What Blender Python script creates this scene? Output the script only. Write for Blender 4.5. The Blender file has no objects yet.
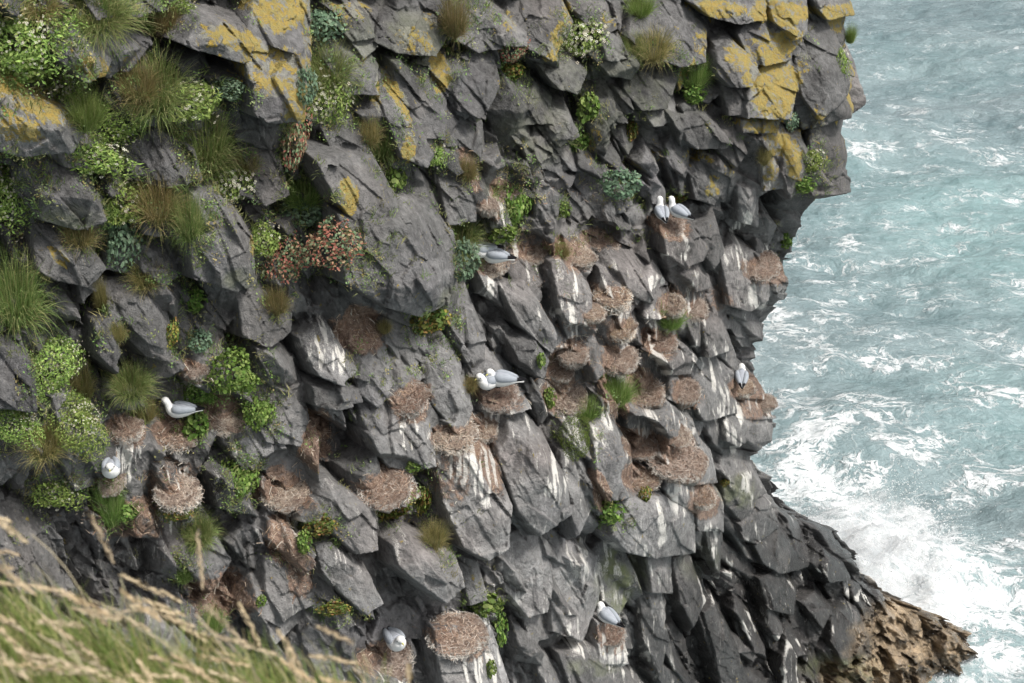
import bpy, math, random
import numpy as np
R = math.radians
rng = np.random.default_rng(7)
C = bpy.context.scene.collection
sc = bpy.context.scene

# ------------------------------------------------------------------ camera
F = 1500.0; CX, CY = 512.0, 341.5
CAM = np.array([0.0, 0.0, 22.0]); P = R(25)
FW = np.array([0, math.cos(P), -math.sin(P)]); UPV = np.array([0, math.sin(P), math.cos(P)]); RT = np.array([1.0, 0, 0])
cd = bpy.data.cameras.new('camera'); cam = bpy.data.objects.new('camera', cd); C.objects.link(cam)
cam.location = CAM; cam.rotation_euler = (R(65), 0, 0)
cd.sensor_width = 36; cd.lens = 36 * F / 1024; cd.clip_start = 0.1; cd.clip_end = 6000
cd.dof.use_dof = True; cd.dof.focus_distance = 20.0; cd.dof.aperture_fstop = 6.3
sc.camera = cam; sc.cycles.volume_bounces = 3; sc.cycles.max_bounces = 6; sc.cycles.diffuse_bounces = 3; sc.cycles.glossy_bounces = 2

def ray(x, y):
    x = np.asarray(x, float); y = np.asarray(y, float)
    a = (x - CX) / F; b = -(y - CY) / F
    return FW + a[..., None] * RT + b[..., None] * UPV
def world(x, y, z): return CAM + ray(x, y) * np.asarray(z, float)[..., None]
def project(p):
    v = p - CAM; z = v @ FW
    return CX + F * (v @ RT) / z, CY - F * (v @ UPV) / z, z
def sea_point(x, y):
    r = ray(x, y); return CAM + r * (-22.0 / r[..., 2])[..., None]

# ------------------------------------------------------------------ noise
def _h(ix, iy, s):
    n = (ix.astype(np.int64) * 374761393 + iy.astype(np.int64) * 668265263 + s * 974634777) & 0xffffffff
    n = ((n ^ (n >> 13)) * 1274126177) & 0xffffffff
    n = (n ^ (n >> 16)) & 0xffffffff
    n = (n * 2246822519) & 0xffffffff
    return ((n ^ (n >> 15)) & 0xffffff) / float(0xffffff)
def vn(x, y, s=0):
    ix = np.floor(x); iy = np.floor(y); fx = x - ix; fy = y - iy
    fx = fx * fx * (3 - 2 * fx); fy = fy * fy * (3 - 2 * fy)
    a = _h(ix, iy, s); b = _h(ix + 1, iy, s); c = _h(ix, iy + 1, s); d = _h(ix + 1, iy + 1, s)
    return (a + (b - a) * fx) * (1 - fy) + (c + (d - c) * fx) * fy
def fbm(x, y, s=0, o=4, g=0.5):
    t = 0; a = 1; n = 0
    for k in range(o):
        t = t + a * (vn(x * 2 ** k, y * 2 ** k, s + k * 17) - 0.5); n += a; a *= g
    return t / n * 2
def facets(x, y, scale, s, aspect=1.8, th=60):
    c, sn = math.cos(R(th)), math.sin(R(th))
    u = (x * c + y * sn) / (scale * aspect); v = (-x * sn + y * c) / scale
    iu = np.floor(u); iv = np.floor(v); best = np.full(x.shape, 1e9); out = np.zeros(x.shape)
    for du in (-1, 0, 1):
        for dv in (-1, 0, 1):
            a = iu + du; b = iv + dv
            px = a + 0.1 + .8 * _h(a, b, s); py = b + 0.1 + .8 * _h(a, b, s + 1)
            d = (u - px) ** 2 + (v - py) ** 2
            val = (_h(a, b, s + 2) - .5) * 1.0 + (u - px) * (_h(a, b, s + 3) - .5) * 1.6 + (v - py) * (_h(a, b, s + 4) - .5) * 1.6
            m = d < best; best = np.where(m, d, best); out = np.where(m, val, out)
    return out
def blur(a, r):
    for ax in (0, 1):
        p = np.pad(a, [(r + 1, r) if k == ax else (0, 0) for k in (0, 1)], mode='edge'); c = np.cumsum(p, axis=ax)
        a = (np.take(c, range(2 * r + 1, c.shape[ax]), axis=ax) - np.take(c, range(0, c.shape[ax] - 2 * r - 1), axis=ax)) / (2 * r + 1)
    return a
def sst(a, b, x):
    t = np.clip((x - a) / (b - a), 0, 1); return t * t * (3 - 2 * t)

# ------------------------------------------------------------------ object helpers
def meta(o, label=None, cat=None, group=None, kind=None):
    if label: o['label'] = label
    if cat: o['category'] = cat
    if group: o['group'] = group
    if kind: o['kind'] = kind
    return o
def mesh(name, v, f, mat=None, attrs=None, smooth=False):
    """v (n,3), f (m,k) ndarray, or a list of such face arrays with different k"""
    me = bpy.data.meshes.new(name)
    v = np.asarray(v, np.float32); fl = f if isinstance(f, list) else [f]
    fl = [np.asarray(q, np.int32) for q in fl if len(q)]
    me.vertices.add(len(v)); me.vertices.foreach_set('co', v.ravel())
    loops = np.concatenate([q.ravel() for q in fl]); tot = np.concatenate([np.full(len(q), q.shape[1], np.int32) for q in fl])
    st = np.concatenate([[0], np.cumsum(tot)[:-1]]).astype(np.int32)
    me.loops.add(len(loops)); me.loops.foreach_set('vertex_index', loops)
    me.polygons.add(len(tot)); me.polygons.foreach_set('loop_start', st); me.polygons.foreach_set('loop_total', tot)
    for an, arr in (attrs or {}).items():
        a = me.attributes.new(an, 'FLOAT_COLOR', 'POINT')
        c = np.ones((len(v), 4), np.float32); c[:, :3] = arr; a.data.foreach_set('color', c.ravel())
    me.update(calc_edges=True)
    me.polygons.foreach_set('use_smooth', np.full(len(tot), bool(smooth)))
    if mat: me.materials.append(mat)
    return me
def link(name, me, parent=None):
    o = bpy.data.objects.new(name, me); C.objects.link(o)
    if parent: o.parent = parent
    return o

# ------------------------------------------------------------------ node helpers
def mat(name):
    m = bpy.data.materials.new(name); m.use_nodes = True; nt = m.node_tree
    return m, nt, nt.nodes['Principled BSDF']
class N:
    def __init__(s, nt): s.nt = nt
    def new(s, t, **k):
        n = s.nt.nodes.new(t)
        for a, b in k.items(): setattr(n, a, b)
        return n
    def put(s, sock, v):
        if isinstance(v, bpy.types.NodeSocket): s.nt.links.new(v, sock)
        else: sock.default_value = v
    def math(s, op, a, b=None, c=None, clamp=False):
        n = s.new('ShaderNodeMath', operation=op, use_clamp=clamp)
        s.put(n.inputs[0], a)
        if b is not None: s.put(n.inputs[1], b)
        if c is not None: s.put(n.inputs[2], c)
        return n.outputs[0]
    def noise(s, vec, scale, detail=4, rough=.55, dist=0):
        n = s.new('ShaderNodeTexNoise'); s.put(n.inputs['Vector'], vec); s.put(n.inputs['Scale'], scale)
        n.inputs['Detail'].default_value = detail; n.inputs['Roughness'].default_value = rough; n.inputs['Distortion'].default_value = dist
        return n.outputs['Fac']
    def map(s, vec, sc_=(1, 1, 1), rot=(0, 0, 0), loc=(0, 0, 0)):
        n = s.new('ShaderNodeMapping'); s.put(n.inputs[0], vec); n.inputs['Scale'].default_value = sc_; n.inputs['Rotation'].default_value = rot; n.inputs['Location'].default_value = loc
        return n.outputs[0]
    def mr(s, v, a, b, c=0., d=1., smooth=True):
        n = s.new('ShaderNodeMapRange'); n.interpolation_type = 'SMOOTHSTEP' if smooth else 'LINEAR'; s.put(n.inputs[0], v)
        for i, q in enumerate((a, b, c, d)): s.put(n.inputs[1 + i], q)
        return n.outputs[0]
    def mix(s, f, a, b, mode='MIX'):
        n = s.new('ShaderNodeMix', data_type='RGBA', blend_type=mode); s.put(n.inputs[0], f)
        s.put(n.inputs[6], a if not isinstance(a, tuple) else (*a, 1)); s.put(n.inputs[7], b if not isinstance(b, tuple) else (*b, 1))
        return n.outputs[2]
    def attr(s, nm):
        n = s.new('ShaderNodeAttribute', attribute_name=nm); return n.outputs['Color']
    def sep(s, c):
        n = s.new('ShaderNodeSeparateColor'); s.put(n.inputs[0], c); return n.outputs
    def bump(s, h, strength, dist, normal=None):
        n = s.new('ShaderNodeBump'); s.put(n.inputs['Height'], h); n.inputs['Strength'].default_value = strength; n.inputs['Distance'].default_value = dist
        if normal is not None: s.put(n.inputs['Normal'], normal)
        return n.outputs[0]

# ------------------------------------------------------------------ light
SUN_EL, SUN_AZ = 55, 116       # azimuth clockwise from +Y (north): sun out over the sea to the right, a little behind
w = bpy.data.worlds.new('World'); sc.world = w; w.use_nodes = True
n = N(w.node_tree); bg = w.node_tree.nodes['Background']
sky = n.new('ShaderNodeTexSky', sky_type='NISHITA'); sky.sun_disc = False; sky.sun_elevation = R(SUN_EL); sky.sun_rotation = R(SUN_AZ)
sky.dust_density = 6; sky.air_density = 1.0; sky.ozone_density = 1.0
hs = n.new('ShaderNodeHueSaturation'); n.put(hs.inputs['Color'], sky.outputs[0]); hs.inputs['Saturation'].default_value = 0.2
n.put(bg.inputs[0], hs.outputs[0]); bg.inputs[1].default_value = 0.11
sl = bpy.data.lights.new('sun', 'SUN'); so = bpy.data.objects.new('sun', sl); C.objects.link(so)
sl.energy = 2.1; sl.angle = R(10); sl.color = (1, .945, .87)
a = R(SUN_AZ); e = R(SUN_EL)
sd = np.array([math.sin(a) * math.cos(e), math.cos(a) * math.cos(e), math.sin(e)])
from mathutils import Vector, Matrix
so.rotation_euler = Vector(sd).to_track_quat('Z', 'Y').to_euler(); so.location = (20, -10, 60)
sc.view_settings.view_transform = 'Standard'; sc.view_settings.look = 'None'; sc.view_settings.exposure = EXPO = 0.66
# ------------------------------------------------------------------ cliff: base surface
CP = np.array([(-140,-140,12),(-140,340,14.5),(-140,800,15.5),(0,0,13.5),(0,200,14.8),(0,340,15.3),(0,683,16),(100,60,14.6),
(250,0,16),(250,110,16),(250,340,17),(250,683,18),(500,0,19),(500,340,19.5),(500,683,20.5),(700,0,21),(700,200,21.5),(700,340,22.5),
(700,480,23.5),(700,683,26),(840,0,22.5),(840,180,23),(780,260,24),(750,360,25),(760,430,25.5),(760,500,27),(820,560,29.5),(850,683,30.5),
(900,620,32.8),(960,650,34.6),(985,655,35.6),(900,683,32.6),(940,683,34.6),(1100,683,40),(1100,340,32),(1100,0,28),(250,800,18.5),(500,800,21),(700,800,27),(900,800,33.5)], float)
def tps_k(d2): return d2 * np.log(d2 + 1e-9)
def tps_fit(cp):
    X = cp[:, :2] / 500; n = len(X); d2 = ((X[:, None] - X[None]) ** 2).sum(-1)
    A = np.zeros((n + 3, n + 3)); A[:n, :n] = tps_k(d2) + np.eye(n) * 0.004; A[:n, n] = 1; A[:n, n + 1:] = X; A[n:, :n] = A[:n, n:].T
    return X, np.linalg.solve(A, np.concatenate([cp[:, 2], [0, 0, 0]]))
_X, _W = tps_fit(CP)
def depth(x, y):
    u = x / 500; v = y / 500; r = _W[-3] + _W[-2] * u + _W[-1] * v
    for (a, b), w_ in zip(_X, _W): r = r + w_ * tps_k((u - a) ** 2 + (v - b) ** 2)
    return r
SIL = np.array([(-160,846),(0,846),(12,848),(25,843),(35,846),(60,853),(100,854),(130,847),(150,846),(165,843),(190,841),(197,806),(212,797),(240,792),
(258,790),(272,786),(290,786),(305,775),(325,765),(345,760),(362,752),(380,757),(395,764),(420,771),(440,764),(450,752),(470,756),(480,762),(498,775),
(520,800),(532,818),(545,828),(558,843),(575,858),(590,873),(600,892),(612,924),(626,956),(640,976),(658,992),(683,1000),(810,1030)], float)
X0, Y0, X1, Y1 = -140, -140, 1140, 800
gx, gy = np.meshgrid(np.arange(X0, X1 + 1, 1.0), np.arange(Y0, Y1 + 1, 1.0))
NR, NC = gx.shape
yy_ = gy[:, 0]; xs = (np.interp(yy_, SIL[:, 0], SIL[:, 1]) + 5 * facets(yy_, yy_ * 0, 9, 3, 1, 0) * sst(200, 240, yy_) + sst(460, 520, yy_) * (9 * fbm(yy_ / 24, yy_ * 0, 6, 3) + 8))[:, None]
t = gx - xs
bx = np.where(t > 0, xs - 0.08 * t, gx)
D = depth(bx, gy)
Rr = 45.0
u_ = np.clip((t + Rr) / Rr, 0, 0.985)
D = D + 0.75 * (1 - np.sqrt(1 - u_ ** 2)) + np.where(t > 0, 0.035 * t + 0.0, 0)

# ------------------------------------------------------------------ relief: angular basalt blocks
H = -.14 + 0.16 * fbm(gx / 60, gy / 60, 3) ; ID = np.full(H.shape, -1, np.int32)
wx = 2.4 * fbm(gx / 26, gy / 26, 11, 3) + 0.9 * fbm(gx / 6, gy / 6, 12, 2)
wy = 2.4 * fbm(gx / 26, gy / 26, 21, 3) + 0.9 * fbm(gx / 6, gy / 6, 22, 2)
big_ = sst(560, 700, gx + (gy - 560) * .4) * sst(430, 520, gy)      # slender columns low on the right
H = H + .42 * facets(gx + wx, gy + wy, 30, 500, 2.0, 58) * (1 - big_) + .40 * facets(gx + wx, gy + wy, 13, 510, 3.4, 64) * big_
H = H + .20 * facets(gx + wx, gy + wy, 13, 520, 2.3, 66) + .12 * facets(gx + wx, gy + wy, 17, 530, 1.4, 10)
def hull2(pts):
    pts = sorted(set(map(tuple, pts))); 
    def half(ps):
        o = []
        for p in ps:
            while len(o) > 1 and (o[-1][0]-o[-2][0])*(p[1]-o[-2][1]) - (o[-1][1]-o[-2][1])*(p[0]-o[-2][0]) <= 0: o.pop()
            o.append(p)
        return o[:-1]
    return half(pts) + half(pts[::-1])
def planes(outline, peaks, k):
    pts = np.array(list(outline) + list(peaks), float); n_ = len(pts); out = []
    import itertools
    for i, j, l in itertools.combinations(range(n_), 3):
        A = np.array([[pts[q][0], pts[q][1], 1] for q in (i, j, l)])
        if abs(np.linalg.det(A)) < 40: continue
        s = np.linalg.solve(A, pts[[i, j, l], 2])
        if (pts[:, 0] * s[0] + pts[:, 1] * s[1] + s[2] >= pts[:, 2] - 1e-4).all() and math.hypot(s[0], s[1]) < k * .9: out.append(s)
    h2 = hull2([(p[0], p[1]) for p in outline]); hz = {(p[0], p[1]): p[2] for p in outline}
    for a_, b_ in zip(h2, h2[1:] + h2[:1]):
        dx, dy = b_[0] - a_[0], b_[1] - a_[1]; L = math.hypot(dx, dy)
        if L < 1: continue
        tx, ty = dx / L, dy / L; nx, ny = -ty, tx           # inward for ccw
        g = (hz[b_] - hz[a_]) / L
        ax, ay = g * tx + k * nx, g * ty + k * ny
        out.append(np.array([ax, ay, hz[a_] - ax * a_[0] - ay * a_[1]]))
    return out, pts
def add_block(outline, peaks, bid, k=0.09, beta=220, warp=1.0):
    pl, pts = planes(outline, peaks, k)
    x0, y0 = pts[:, :2].min(0) - 10; x1, y1 = pts[:, :2].max(0) + 10
    i0, i1 = int(max(0, y0 - Y0)), int(min(NR, y1 - Y0)); j0, j1 = int(max(0, x0 - X0)), int(min(NC, x1 - X0))
    if i1 <= i0 or j1 <= j0: return
    sx = gx[i0:i1, j0:j1] + warp * wx[i0:i1, j0:j1]; sy = gy[i0:i1, j0:j1] + warp * wy[i0:i1, j0:j1]
    Z = np.stack([s[0] * sx + s[1] * sy + s[2] for s in pl]); m = Z.min(0)
    z = m - np.log(np.exp(-beta * (Z - m)).sum(0)) / beta
    S = H[i0:i1, j0:j1]; I = ID[i0:i1, j0:j1]; g = z > S
    S[g] = z[g]; I[g] = bid

def region(x, y):
    """typical size along, size across, direction of the long axis (deg, image y down), base height, height spread"""
    if x > 640 and y > 500 + max(0, (700 - x)) * .5: return 38, 9, 62, -0.05, 0.45
    if x > 800 and y > 560: return 17, 9, 55, 0.0, .35
    if x > 480 and y < 240 and x < 720: return 26, 16, 65, -0.15, 0.4
    if x > 700 and y < 240: return 34, 24, 70, 0.0, 0.35
    if x < 300 and y < 300: return 38, 28, 25, -0.15, 0.35
    if x < 300: return 42, 25, 52, -0.1, 0.4
    if x > 480: return 32, 16, 58, -0.1, 0.42
    return 42, 22, 60, -0.1, 0.4
rr = random.Random(5)
pts_ = []; cell = {}
for _ in range(26000):
    x = rr.uniform(X0, X1); y = rr.uniform(Y0, Y1); a_, b_, th, hb, hv = region(x, y)
    c_, s_ = math.cos(R(th)), math.sin(R(th)); ok = True
    kx, ky = int(x // 40), int(y // 40)
    for q in range(kx - 1, kx + 2):
        for r_ in range(ky - 1, ky + 2):
            for (px, py) in cell.get((q, r_), ()):
                dx, dy = x - px, y - py; uu = (dx * c_ + dy * s_) / a_; vv = (-dx * s_ + dy * c_) / b_
                if uu * uu + vv * vv < 1.0: ok = False; break
            if not ok: break
        if not ok: break
    if ok: cell.setdefault((kx, ky), []).append((x, y)); pts_.append((x, y))
tone = {}
bid = 1000
for (x, y) in pts_:
    a_, b_, th, hb, hv = region(x, y); th = R(th + rr.gauss(0, 14)); c_, s_ = math.cos(th), math.sin(th)
    if rr.random() < .42: continue
    hh = hb + .02 + rr.random() * hv * .9; kq = rr.choice((4, 4, 5, 5, 6)); ph = rr.uniform(0, 6.28); tu, tv = rr.gauss(0, .16), rr.gauss(0, .14)
    ol = []
    sz = rr.choice((.7, .85, 1.0, 1.2, 1.5)) * (.85 if x > 640 and y > 450 else 1)
    for q in range(kq):
        an = ph + 6.283 * (q + rr.uniform(-.3, .3)) / kq; r_ = sz * rr.uniform(.8, 1.15)
        uu, vv = r_ * math.cos(an), r_ * math.sin(an)
        ol.append((x + uu * a_ * c_ - vv * b_ * s_, y + uu * a_ * s_ + vv * b_ * c_, hh + tu * uu + tv * vv + .10 * (uu * s_ + vv * c_) + rr.uniform(-.05, .05)))
    uu, vv = rr.choice((-1, 1)) * rr.uniform(.25, .7) * sz, rr.choice((-1, 1)) * rr.uniform(.2, .6) * sz
    pk = [(x + uu * a_ * c_ - vv * b_ * s_, y + uu * a_ * s_ + vv * b_ * c_, hh + rr.uniform(.08, .34) * min(1.5, b_ * sz / 14))]
    uu += rr.uniform(-.3, .3)
    pk.append((x + uu * a_ * c_ - vv * b_ * s_, y + uu * a_ * s_ + vv * b_ * c_, hh + rr.uniform(.08, .34) * min(1.5, b_ * sz / 14)))
    add_block(ol, pk, bid); tone[bid] = rr.uniform(.75, 1.2); bid += 1

# traced blocks: (outline x,y pairs, height, ridge points (x,y,extra height), tone)
B = [
 ([-40,70,0,74,40,98,84,120,64,145,10,148,-40,135],.60,[(40,120,.16),(0,112,.18)],1.2),
 ([45,22,72,14,82,22,108,58,100,72,78,74,52,55],.42,[(82,50,.15)],1.3),
 ([88,28,120,28,155,45,130,72,105,75],.15,[(120,48,.08)],1.0),
 ([175,38,192,12,240,20,262,45,235,56,200,46],.66,[(225,32,.16)],1.1),
 ([236,35,255,-25,306,-25,305,45,290,110,262,113,245,108,238,60],.72,[(288,40,.2),(278,95,.12)],1.1),
 ([18,155,60,150,95,180,100,215,70,224,35,215,15,190],.46,[(85,192,.2),(35,188,.18)],1.05),
 ([128,150,160,132,195,150,200,178,160,186,130,180],.26,[(165,160,.1)],1.0),
 ([188,190,212,188,238,215,250,240,248,275,228,284,185,270,182,235],.58,[(222,215,.2),(232,245,.16)],1.1),
 ([240,120,268,118,285,165,290,195,265,205,240,195],.12,[(262,150,.1)],.9),
 ([308,152,330,148,370,152,390,190,390,213,345,211,325,192],.74,[(362,178,.2)],1.1),
 ([328,205,372,195,400,192,425,200,450,230,456,262,440,295,412,307,375,295,332,270,328,240],.78,[(391,214,.34),(412,270,.42)],1.05),
 ([330,38,355,35,378,65,375,90,345,92,325,60],.32,[(355,62,.12)],1.05),
 ([318,85,350,90,368,125,368,150,330,150,318,120],.22,[(345,118,.1)],1.0),
 ([378,72,392,70,412,110,428,150,420,160,395,152,380,110],.50,[(400,120,.1)],1.1),
 ([395,78,425,55,448,55,448,90,438,115,440,135,415,135,400,110],.38,[(425,85,.14)],.95),
 ([430,130,448,108,482,132,480,160,455,174,432,155],.30,[(458,140,.12)],1.0),
 ([445,65,470,50,492,52,498,80,480,115,455,108],.42,[(475,78,.12)],.9),
 ([380,20,400,6,440,5,450,30,430,50,395,50,372,40],.45,[(412,28,.15)],1.0),
 ([325,8,355,3,378,12,372,35,350,40,335,25],.30,[(352,20,.12)],1.0),
 ([445,5,480,-5,505,12,498,45,475,50,450,35],.35,[(478,24,.12)],1.1),
 ([395,160,430,158,445,185,440,215,410,205,398,185],.16,[(420,182,.1)],.95),
 ([440,177,465,170,480,190,475,220,445,222],.34,[(460,192,.12)],1.1),
 ([468,10,495,8,523,30,521,42,495,40,475,30],.52,[(500,22,.12)],1.2),
 ([508,0,545,-10,562,0,571,20,555,45,548,56,525,46,505,20],.45,[(545,20,.15)],1.0),
 ([565,-5,600,-10,628,0,620,30,600,38,575,15],.22,[(600,12,.1)],1.0),
 ([598,30,620,40,626,56,603,56],.46,[(612,42,.1)],1.2),
 ([630,15,660,2,690,8,706,30,702,60,675,63,640,50,625,35],.42,[(665,22,.2),(688,35,.12)],1.05),
 ([538,65,570,60,586,72,575,92,555,86],.42,[(562,74,.1)],1.0),
 ([510,85,535,80,555,100,552,125,520,127],.16,[(533,102,.1)],.85),
 ([625,65,660,62,680,75,665,107,640,110,625,90],.26,[(652,82,.1)],.8),
 ([682,118,705,112,729,140,725,146,695,147,684,140],.46,[(705,130,.12)],.95),
 ([712,42,725,37,742,47,753,65,745,79,725,81,713,68],.62,[(732,58,.14)],1.15),
 ([690,0,740,-12,766,-5,760,15,735,19,705,12],.62,[(735,4,.1)],1.1),
 ([762,-8,803,-8,799,28,786,33,768,15],.7,[(786,8,.12)],1.2),
 ([805,-10,843,-10,846,12,820,13],.7,[(828,0,.08)],1.1),
 ([735,32,745,20,765,17,793,40,788,56,760,61,750,62],.55,[(765,38,.12)],1.0),
 ([752,66,791,52,793,92,785,113,740,111,742,90],.64,[(772,85,.1)],1.2),
 ([794,25,826,18,847,70,842,86,815,114,798,92,793,60],.58,[(823,66,.2)],.95),
 ([720,82,742,80,743,110,725,113],.48,[(733,95,.1)],.95),
 ([738,115,783,114,772,130,738,127],.5,[(760,120,.08)],1.1),
 ([812,130,835,118,846,140,842,194,812,198,806,160],.45,[(828,150,.12)],.85),
 ([782,135,802,132,806,175,786,195,779,170],.5,[(792,160,.12)],1.0),
 ([759,150,778,140,782,185,762,189],.4,[(770,165,.1)],1.3),
 ([714,118,735,115,745,150,735,166,712,145],.34,[(728,135,.12)],.8),
 ([738,187,760,190,756,226,738,221],.35,[(748,205,.12)],1.2),
 ([690,170,712,160,724,190,715,206,695,200],.3,[(706,182,.12)],.85),
 ([30,222,55,221,88,245,101,265,82,281,50,275,32,266],.50,[(80,250,.14),(45,250,.12)],1.0),
 ([32,278,70,277,78,310,55,326,35,310],.12,[(55,295,.08)],.9),
 ([78,268,95,262,99,290,80,300],.3,[(88,278,.08)],1.3),
 ([105,285,130,277,165,282,169,325,163,356,140,352,130,330,108,320],.42,[(145,300,.12),(150,335,.12)],1.0),
 ([92,320,110,314,118,350,112,369,92,350],.5,[(105,335,.1)],.85),
 ([138,240,165,235,181,245,178,276,160,283,140,270],.32,[(160,255,.12)],1.1),
 ([183,290,230,287,236,320,228,333,200,320,185,305],.05,[(210,302,.1)],.8),
 ([236,290,262,280,276,320,262,341,240,335],.3,[(255,308,.12)],1.0),
 ([200,352,222,345,239,370,235,384,205,383],.42,[(220,362,.12)],1.05),
 ([-20,335,14,331,26,360,22,402,-20,397],.72,[(15,350,.2),(12,385,.1)],.85),
 ([112,391,128,385,143,395,135,409,115,406],.42,[(128,394,.08)],.8),
 ([138,212,165,205,181,220,175,233,140,231],.5,[(160,215,.1)],.9),
 ([298,338,325,321,339,345,351,366,335,379,312,370],.5,[(322,345,.14)],1.2),
 ([308,382,335,380,357,387,360,400,335,406,310,401],.48,[(335,388,.12)],.9),
 ([330,318,360,304,386,340,389,383,375,405,360,395,352,365],.32,[(362,345,.12)],1.15),
 ([358,398,390,387,393,430,386,462,372,447,362,420],.40,[(375,420,.12)],1.0),
 ([360,300,395,302,415,335,421,355,412,371,395,350],.26,[(395,325,.1)],1.05),
 ([418,358,444,335,460,360,471,410,456,432,430,402],.48,[(445,370,.16)],1.25),
 ([450,300,470,288,486,340,481,376,468,376,455,340],.3,[(468,325,.12)],1.1),
 ([240,350,275,345,305,380,311,420,300,446,265,441,245,400],.22,[(280,390,.12)],1.0),
 ([242,290,275,285,296,300,290,330,265,344,243,335],.34,[(270,305,.12)],.95),
 ([390,388,416,380,428,425,429,460,405,466,390,462,386,430],.58,[(412,410,.12),(415,445,.08)],1.2),
 ([364,430,375,415,391,430,390,461,375,452],.5,[(378,432,.1)],1.05),
 ([360,472,410,465,419,492,400,503,370,492],.42,[(390,478,.1)],1.1),
 ([430,440,455,425,483,438,506,500,501,540,480,554,455,541,440,500],.62,[(468,455,.2),(488,510,.16)],1.15),
 ([492,415,520,409,545,440,563,480,563,508,532,529,512,506,495,455],.60,[(535,452,.24),(545,480,.2)],1.0),
 ([480,388,515,386,526,405,500,412,482,409],.6,[(500,392,.06)],1.1),
 ([312,482,330,480,371,505,371,545,350,549,320,520],.42,[(352,505,.14)],1.1),
 ([296,500,310,491,321,510,318,526,300,520],.42,[(310,502,.1)],1.0),
 ([314,545,330,540,366,570,377,600,360,611,340,592,318,570],.56,[(345,560,.16)],1.15),
 ([385,540,400,529,450,550,456,580,435,594,415,576,390,560],.74,[(425,552,.16)],1.1),
 ([372,600,388,588,452,590,450,620,435,642,400,642],-.05,[(420,615,.05)],1.1),
 ([300,615,340,600,363,640,360,682,320,682,305,650],.3,[(335,628,.14)],1.0),
 ([268,560,300,555,323,590,320,602,280,621,265,590],.3,[(295,578,.12)],1.05),
 ([430,625,480,618,491,650,496,700,440,700,430,650],.66,[(462,640,.1)],1.1),
 ([460,555,480,555,489,600,470,606],.16,[(475,575,.1)],1.1),
 ([500,540,540,527,553,570,545,610,525,616,505,590],.34,[(530,555,.14)],1.2),
 ([560,450,580,450,594,500,580,511,570,531,562,500],.5,[(576,475,.12)],1.0),
 ([590,425,605,412,633,455,631,490,605,496,590,475],.55,[(612,445,.16)],1.0),
 ([610,500,640,487,662,500,689,502,689,548,650,552,620,546,605,530],.66,[(650,505,.18),(645,525,.12)],1.1),
 ([655,475,690,478,691,509,668,496],.55,[(675,482,.1)],1.05),
 ([690,485,705,480,719,500,717,526,692,526],.66,[(705,498,.1)],1.1),
 ([646,556,671,554,669,591,648,589],.5,[(658,568,.08)],1.15),
 ([603,565,625,560,633,600,620,616,605,602],.08,[(618,580,.08)],1.2),
 ([596,622,621,620,625,662,605,669,595,660],.5,[(608,635,.08)],1.3),
 ([478,615,490,618,506,680,480,695],.42,[(490,645,.1)],1.3),
 ([525,613,548,602,551,640,530,646],.2,[(538,620,.1)],1.0),
 ([548,560,575,545,601,560,598,600,580,640,552,630],.28,[(572,575,.14)],1.2),
 ([558,652,595,645,622,670,612,705,570,700],.6,[(592,660,.1)],.75),
 ([635,415,665,400,691,420,696,440,660,443,640,430],.5,[(662,415,.14)],1.0),
 ([692,388,712,362,736,400,736,412,700,418,693,402],.42,[(714,388,.1)],1.0),
 ([655,447,690,434,709,455,713,478,690,481,660,473],.6,[(685,450,.12)],1.1),
 ([727,413,745,402,756,430,736,446,725,440],.42,[(740,420,.12)],1.0),
 ([745,397,765,396,773,415,765,440,750,451,742,430],.48,[(758,412,.12)],1.05),
 ([500,285,525,280,545,320,561,345,545,347,515,322],.5,[(530,310,.14)],1.1),
 ([505,337,530,330,546,360,536,373,515,362],.62,[(528,345,.12)],.8),
 ([550,262,570,252,589,290,591,330,570,335,555,300],.48,[(574,285,.14)],1.2),
 ([660,227,680,215,706,245,700,256,680,263,662,250],.6,[(684,235,.14)],.9),
 ([668,263,700,259,709,285,690,291,670,281],.42,[(690,270,.1)],.95),
 ([720,257,735,245,779,262,779,282,745,306,725,300],.55,[(742,268,.16)],1.15),
 ([656,356,672,347,693,360,690,373,668,373],.52,[(675,357,.08)],.85),
 ([700,320,718,310,729,345,705,353],.5,[(714,328,.1)],.9),
 ([636,277,655,262,666,285,645,291],.42,[(653,272,.08)],1.3),
 ([695,227,715,215,723,250,710,266,700,250],.5,[(710,235,.1)],.9),
 ([600,268,625,262,640,300,625,318,605,300],.32,[(618,285,.1)],1.0),
 ([570,338,592,332,606,365,590,380,575,362],.4,[(588,350,.1)],1.0),
 ([738,522,755,495,766,500,776,525,752,541,740,535],.6,[(756,510,.12)],1.0),
 ([752,542,776,526,791,530,806,565,775,571,760,560],.5,[(780,545,.14)],.8),
 ([810,562,818,545,839,560,846,576,825,579],.52,[(824,556,.1)],.8),
 ([828,612,845,605,863,625,871,656,840,661,828,640],.6,[(846,622,.14)],.7),
 ([757,577,775,568,796,590,790,611,765,606],.5,[(776,582,.12)],.75),
 ([703,612,715,605,731,640,746,682,720,695],.52,[(718,630,.1)],.9),
 ([803,603,815,592,829,610,820,627],.44,[(816,602,.08)],.95),
 ([640,590,656,585,668,640,655,672,642,640],.4,[(655,610,.1)],.7),
 ([675,560,692,552,705,600,690,625,678,600],.42,[(690,575,.1)],.95),
 ([735,455,752,460,760,490,745,500,735,480],.4,[(748,472,.1)],1.0),
 ([885,640,905,628,935,650,930,672,895,668],.3,[(910,645,.12)],1.0),
]
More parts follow.
